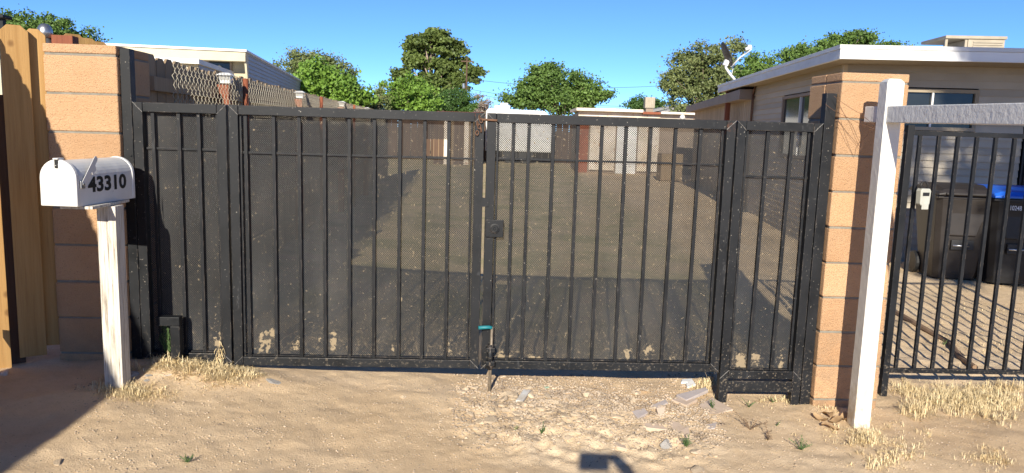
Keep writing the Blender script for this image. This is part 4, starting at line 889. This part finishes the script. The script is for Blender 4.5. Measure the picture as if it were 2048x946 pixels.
flagstone([(1398, 812), (1424, 800), (1466, 822), (1420, 832)], 'flag', 'pale kite-shaped flagstone beside the right panel foot', lift=.016)
flagstone([(1352, 796), (1410, 784), (1416, 792), (1372, 806)], 'flaggrey', 'long grey flagstone shard topmost of the pile', lift=.035)
flagstone([(1342, 803), (1368, 799), (1395, 805), (1372, 814)], 'flag', 'pink flagstone shard underneath the grey topmost one', lift=.022)
flagstone([(1300, 813), (1330, 802), (1336, 808), (1312, 818)], 'flaggrey', 'narrow mauve flagstone shard left of the pile', lift=.014)
flagstone([(1264, 822), (1288, 818), (1296, 828), (1276, 838)], 'flaggrey', 'mauve flagstone shard at the left end of the scatter', lift=.014)
flagstone([(1312, 826), (1330, 822), (1324, 842)], 'flag', 'upright pink wedge shard in the scatter', tilt=.25, lift=.02)
flagstone([(1332, 842), (1356, 848), (1372, 862), (1350, 862)], 'flag', 'pale flagstone shard above the grey rock', lift=.014)
flagstone([(1288, 846), (1322, 848), (1336, 860), (1290, 856)], 'flag', 'long tan flagstone lying flat left of the wedge', lift=.012)
flagstone([(1350, 866), (1376, 862), (1380, 874), (1354, 882)], 'flag', 'square brown flagstone piece above the weed', lift=.02)
flagstone([(1410, 850), (1434, 848), (1430, 858), (1404, 860)], 'flaggrey', 'small mauve flagstone chip right of the scatter', lift=.012)
flagstone([(1224, 884), (1246, 882), (1254, 896), (1234, 900)], 'flag', 'pinkish flagstone next to the photographer shadow', lift=.012)
flagstone([(1364, 762), (1384, 760), (1386, 768), (1362, 768)], 'roofwhite', 'white tile chip under the right leaf', lift=.02)
flagstone([(1372, 770), (1384, 763), (1392, 772), (1374, 778)], 'roofwhite', 'white triangular tile chip by the straw', lift=.02, tilt=.1)
for k in range(235):
    u_ = random.random()
    if u_ < .45: px_, py_ = random.gauss(1050, 62), random.gauss(822, 24)
    else: px_, py_ = random.uniform(925, 1290), random.uniform(776, 884)
    if not (772 < py_ < 890 and 905 < px_ < 1330): continue
    stone(px_, py_, 7+24*random.random()**2.2, 'stone', 'pale broken stone in the rubble in front of the right leaf', 'rubble stones in front of the right leaf', sink=.02, fl=random.uniform(.4, .9))
for k in range(55):
    stone(random.gauss(1355, 42), random.uniform(795, 925), random.uniform(7, 19), 'stone', 'small stone among the broken flagstones', 'stones among the flagstones', sink=.12, fl=random.uniform(.5, .9))
# fine gravel
n = 24000; pxs = []; r = rng
while len(pxs) < n:
    u_ = r.random()
    if u_ < .5: q = (1110+r.normal()*120, 815+r.normal()*36)
    elif u_ < .62: q = (1360+r.normal()*50, 840+r.normal()*40)
    else: q = (r.uniform(150, 2040), r.uniform(745, 946))
    if 752 < q[1] < 960: pxs.append(q)
octv = np.array([(1, 0, 0), (0, 1, 0), (-1, 0, 0), (0, -1, 0), (0, 0, .7), (0, 0, -.7)]); octf = np.array([(0, 1, 4), (1, 2, 4), (2, 3, 4), (3, 0, 4), (1, 0, 5), (2, 1, 5), (3, 2, 5), (0, 3, 5)])
V = []; Fg = []
pq = np.array([[*(lambda d: (d.x/-d.z*CAM_H, d.y/-d.z*CAM_H))(ray(*q))] for q in pxs])
pq *= ((CAM_H-gz0(pq[:, 0], pq[:, 1]))/CAM_H)[:, None]; pz_ = gz(pq[:, 0], pq[:, 1])
for i in range(n):
    s = (.0018+.0105*r.random()**2.8)*(1.15 if 905 < pxs[i][0] < 1460 and pxs[i][1] < 900 else .62); a = r.random()*6.28; R3 = np.array([(math.cos(a), -math.sin(a), 0), (math.sin(a), math.cos(a), 0), (0, 0, 1)])
    v = (octv*(.7+.6*r.random((6, 1)))*s*np.array([1, .8, .7]))@R3.T+np.array([pq[i, 0], pq[i, 1], pz_[i]+s*.25]); Fg.append(octf+6*i); V.append(v)
tag(obj('gravel', npmesh('gravel', np.concatenate(V), np.concatenate(Fg)), 'pebble'), 'fine mixed gravel scattered over the sandy driveway', 'gravel', kind='stuff')

# ------------------------------------------------------------------ dry grass, weeds, litter
def blades(name, label, specs, mat='straw', lie=0.0):
    """specs: (px,py,spread_px_x,spread_px_y,count,height); lie = share of blades flattened on the ground"""
    V = []; Fb = []; k0 = 0
    for (px_, py_, sx_, sy_, cnt, h) in specs:
        left = cnt
        while left > 0:
            c = gr(px_+rng.normal()*sx_*.55, py_+rng.normal()*sy_*.55); nb_ = int(4+rng.random()**2*34); left -= nb_*.7; hs_ = h*(.35+.75*rng.random()); lean = rng.random()*6.28; rad_ = .006+.02*rng.random()
            for j in range(nb_):
                a = rng.random()*6.28; rr = abs(rng.normal())*rad_; x = c.x+rr*math.cos(a); y = c.y+rr*math.sin(a); z = float(gz(x, y))-.004
                fl_ = rng.random() < lie; hh = hs_*(.35+.8*rng.random()); ln = hh*(rng.uniform(.1, .75) if not fl_ else rng.uniform(.9, 2.2)); a2 = (a+rng.normal()*.8) if rng.random() < .7 else lean+rng.normal()*.5
                dx, dy = math.cos(a2), math.sin(a2); w = .0007+.0009*rng.random(); wx, wy = -dy*w, dx*w; top = hh*(1 if not fl_ else rng.uniform(.06, .35))
                bend = rng.uniform(.2, .5); P0 = (x, y, z); P1 = (x+dx*ln*bend, y+dy*ln*bend, z+top*rng.uniform(.55, .85)); P2 = (x+dx*ln+rng.normal()*.004, y+dy*ln+rng.normal()*.004, z+top*rng.uniform(.7, 1.1))
                for P_, f_ in ((P0, 1), (P1, 1), (P2, .3)): V.append((P_[0]-wx*f_, P_[1]-wy*f_, P_[2])); V.append((P_[0]+wx*f_, P_[1]+wy*f_, P_[2]))
                Fb += [(k0, k0+1, k0+3, k0+2), (k0+2, k0+3, k0+5, k0+4)]; k0 += 6
    return tag(obj(name, npmesh(name, V, Fb), mat), label, 'grass', kind='stuff')
blades('dry_grass', 'bleached dry grass tufts below the iron fence', [(1812, 780, 30, 10, 700, .06), (1840, 825, 26, 12, 800, .07), (1905, 800, 75, 24, 4000, .065), (1985, 808, 55, 28, 4000, .06), (2010, 780, 50, 8, 500, .07), (1795, 890, 60, 36, 700, .035), (1985, 918, 50, 16, 700, .035), (1735, 878, 26, 16, 900, .05), (1765, 922, 50, 18, 700, .035)], lie=.62)
blades('dry_grass', 'straw and dead grass along the right panel and sign post', [(1600, 802, 70, 6, 1100, .038), (1540, 806, 90, 10, 300, .025), (1665, 818, 40, 14, 450, .03), (1700, 862, 50, 18, 650, .035), (1408, 775, 16, 12, 1000, .045), (1418, 765, 10, 6, 500, .05), (1640, 850, 110, 40, 260, .025)], lie=.75)
blades('dry_grass', 'tangled straw heaped against the left panel and mailbox post', [(395, 730, 75, 12, 6000, .042), (445, 740, 34, 12, 2600, .045), (345, 720, 28, 8, 1900, .05), (240, 780, 50, 13, 4200, .045), (300, 788, 60, 14, 1800, .03), (455, 757, 50, 14, 2200, .03), (497, 748, 14, 10, 900, .045), (400, 768, 80, 18, 350, .02), (275, 735, 16, 6, 160, .05)], lie=.88)
blades('fallen_straw', 'loose straw lying about the yard behind the iron fence', [(1930, 660, 130, 70, 2200, .03), (1970, 690, 90, 30, 1800, .03), (1850, 610, 60, 40, 300, .03), (1990, 620, 60, 40, 1200, .03)], lie=.9)
blades('straw_litter', 'scraps of straw lying on the driveway soil', [(600, 850, 500, 80, 160, .015), (1500, 870, 420, 70, 420, .02), (330, 770, 130, 25, 300, .025)], lie=1.0)
# thin dead stalks clinging to the left leaf hinge
m = MB()
for k in range(34):
    s, z = gp(440+random.gauss(0, 4), 722-abs(random.gauss(0, 22)), -.035); p = G0+GD*s-GN*.035; a = random.uniform(-1, 1); m.tube([(p.x, p.y, z), (p.x+.012*a, p.y-.01, z+random.uniform(-.02, .02)), (p.x+.02*a, p.y-.004, z-.03)], .0013, 3)
tag(m.build('dead_vine', 'straw'), 'dead tangled vine clinging to the left leaf hinge foot', 'vine')
def weed(px_, py_, h, n, mat, label, spread=1.0, name='weed'):
    p = gr(px_, py_); t = thing(name, label, 'weed', p); m = MB(); st = MB()
    for k in range(n):
        a = random.uniform(0, 6.28); l_ = h*random.uniform(.5, 1.1); tip = Vector((math.cos(a)*l_*spread*random.uniform(.2, .8), math.sin(a)*l_*spread*random.uniform(.2, .8), l_*random.uniform(.5, 1)))
        st.tube([(0, 0, 0), tip*.5+Vector((0, 0, l_*.08)), tip], .0013, 3)
        for q in range(7):
            c = tip*(.3+.7*q/6); b = random.uniform(0, 6.28); s = h*.16*random.uniform(.6, 1.2); d = Vector((math.cos(b), math.sin(b), random.uniform(.1, .8)))*s; e = Vector((-math.sin(b), math.cos(b), 0))*s*.28
            m.add([c, c+d*.5+e, c+d, c+d*.5-e], [(0, 1, 2, 3)])
    st.build('stem', 'twig' if mat == 'twig' else 'weed', t); m.build('leaf', mat, t)
weed(1602, 900, .07, 13, 'weed', 'low green weed in the soil right of the flagstones', 1.6)
weed(1372, 895, .075, 14, 'weed', 'grey-green grassy weed beside the squat rock', .7)
weed(1083, 870, .06, 8, 'weed', 'tiny green sprout in the rubble', .5); weed(1030, 860, .05, 7, 'straw', 'little dry sprig left of the green sprout', .6)
weed(1425, 818, .07, 7, 'weed', 'thin green sprig growing over the kite-shaped flagstone', .8)
weed(1498, 815, .05, 8, 'weed', 'green sprout before the right panel kick rail', 1.3); weed(1545, 806, .05, 7, 'weed', 'small green sprout near the foot of the right gate post', .9)
weed(1553, 852, .03, 5, 'weed', 'tiny two-leaved seedling on bare soil', 1.0); weed(1700, 795, .06, 6, 'weed', 'dark green leaves at the foot of the right pillar', 1.0)
weed(1500, 860, .10, 7, 'twig', 'sprawling bare twig with small dark leaves on the soil', 2.0); weed(1535, 880, .09, 5, 'twig', 'second bare twig nearer the bottom edge', 2.2)
weed(375, 925, .04, 12, 'weed', 'flat mossy weed at the bottom left of the driveway', 1.6)
weed(1850, 660, .04, 7, 'weed', 'green weed inside the yard behind the iron fence', 1.2); weed(1888, 690, .05, 8, 'weed', 'larger green weed inside the yard by the root', 1.1)
s, z = gp(336, 700, -.05); p = G0+GD*s-GN*.045; t = thing('feathery_plant', 'feathery green plant behind the short gate stop', 'plant', (p.x, p.y, z-.02)); m = MB()
for k in range(34):
    x0 = random.uniform(-.03, .03); z0 = random.uniform(0, .12); tip = Vector((x0+random.uniform(-.03, .02), random.uniform(-.01, .005), z0+random.uniform(.03, .07))); m.tube([(x0*.6, 0, z0*.7), tip], .0009, 3)
    for q in range(6):
        c = Vector((x0*.6, 0, z0*.7)).lerp(tip, q/5); d = Vector((random.uniform(-1, 1), random.uniform(-.3, .1), random.uniform(0, 1)))*.017; m.add([c, c+d*.5+Vector((.002, 0, .001)), c+d, c+d*.5-Vector((.002, 0, .001))], [(0, 1, 2, 3)])
m.build('fronds', 'weed', t); MB().tube([(0, 0, -.05), (.004, 0, .07), (0, 0, .15)], .002, 5).build('stem', 'weed', t)
# exposed root in the yard, dead leaves, a white plastic scrap
pts = [gr(*q)+Vector((0, 0, .012)) for q in ((1795, 625), (1830, 650), (1868, 672), (1900, 690), (1920, 718), (1950, 738))]
tag(MB().tube(pts, .028, 8, .018).build('tree_root', 'twig'), 'dark exposed root crossing the yard behind the iron fence', 'root')
p = gr(398, 762); tag(MB().tube([(p.x-.03, p.y-.03, p.z+.01), (p.x-.01, p.y-.01, p.z+.018), (p.x+.02, p.y+.02, p.z+.02), (p.x+.035, p.y+.05, p.z+.015)], .005, 6).add([], []).build('plastic_scrap', 'enamel', None, (-.17, 0, 0)), 'small white plastic scrap on the soil before the left panel', 'scrap')
for i, q in enumerate(((1655, 832), (1672, 845), (1640, 840), (1690, 838), (1660, 858))):
    p = gr(*q); m = MB(); w = .055; l_ = .09; rows = 5
    for a in range(rows):
        f_ = a/(rows-1); ww = w*math.sin(math.pi*(.12+.8*f_))*.5
        for b in (-1, 0, 1): m.v.append((b*ww, (f_-.5)*l_, .012*abs(b)+.012*math.sin(f_*5+i)))
    for a in range(rows-1):
        for b in (0, 1): m.f.append((a*3+b, a*3+b+1, a*3+4+b, a*3+3+b))
    tag(m.build('dead_leaf', 'litter', None, (p.x, p.y, p.z+.008), (0, 0, i*1.9), smooth=True), 'curled brown dead leaf at the foot of the sign post', 'leaf', 'dead leaves by the sign post')

# ------------------------------------------------------------------ the photographer (stands behind the lens; only the shadow shows)
ph = thing('phone', 'black phone held up to take the picture', 'phone', (0, -.03, 1.45)); MB().box(-.028, .118, -.004, .004, -.068, .026).build('phone_case', 'phone', ph, bev=.003)
t = thing('person', 'person in dark clothes holding up a phone with the right hand', 'person', (.05, -.42, -.04))
def skinned(name, pts, edges, radii, mat, parent, root=0):
    me = bpy.data.meshes.new(name); me.from_pydata(pts, edges, []); o = obj(name, me, mat, parent); o.modifiers.new('skin', 'SKIN'); sl_ = me.skin_vertices[0].data
    for i, rr in enumerate(radii): sl_[i].radius = (rr, rr)
    sl_[root].use_root = True; s_ = o.modifiers.new('sub', 'SUBSURF'); s_.levels = 2; s_.render_levels = 2; return o
P_ = [(0, 0, .82), (0, 0, 1.02), (0, 0, 1.2), (0, .01, 1.29), (0, .02, 1.35), (0, .03, 1.44), (0, .03, 1.50),
      (-.09, 0, .78), (-.1, .02, .44), (-.1, 0, .08), (-.1, .12, .05), (.09, 0, .78), (.1, .02, .44), (.1, 0, .08), (.1, .12, .05),
      (-.16, 0, 1.19), (-.22, .0, .94), (-.2, .08, .72), (-.2, .1, .64), (.16, 0, 1.19), (.29, .14, 1.13), (.14, .35, 1.46), (.07, .375, 1.515)]
E_ = [(0, 1), (1, 2), (2, 3), (3, 4), (4, 5), (5, 6), (0, 7), (7, 8), (8, 9), (9, 10), (0, 11), (11, 12), (12, 13), (13, 14), (2, 15), (15, 16), (16, 17), (17, 18), (2, 19), (19, 20), (20, 21), (21, 22)]
R2 = [.13, .12, .125, .055, .06, .078, .06, .085, .06, .042, .035, .085, .06, .042, .035, .058, .045, .032, .03, .058, .043, .033, .028]
b = skinned('body', P_, E_, R2, 'shirt', t)
skinned('hair', [(0, .0, 1.44), (0, -.01, 1.50), (0, .02, 1.53)], [(0, 1), (1, 2)], [.082, .08, .05], 'hair', t)
for k, (x, z) in enumerate(((.10, 1.506), (.085, 1.512), (.068, 1.508), (.052, 1.498))): skinned('finger', [(.09, .37, 1.50), (x, .383, z), (x-.012, .397, z-.018)], [(0, 1), (1, 2)], [.011, .010, .008], 'skin', t)
skinned('thumb', [(.11, .36, 1.49), (.115, .372, 1.46), (.10, .375, 1.44)], [(0, 1), (1, 2)], [.012, .011, .009], 'skin', t)
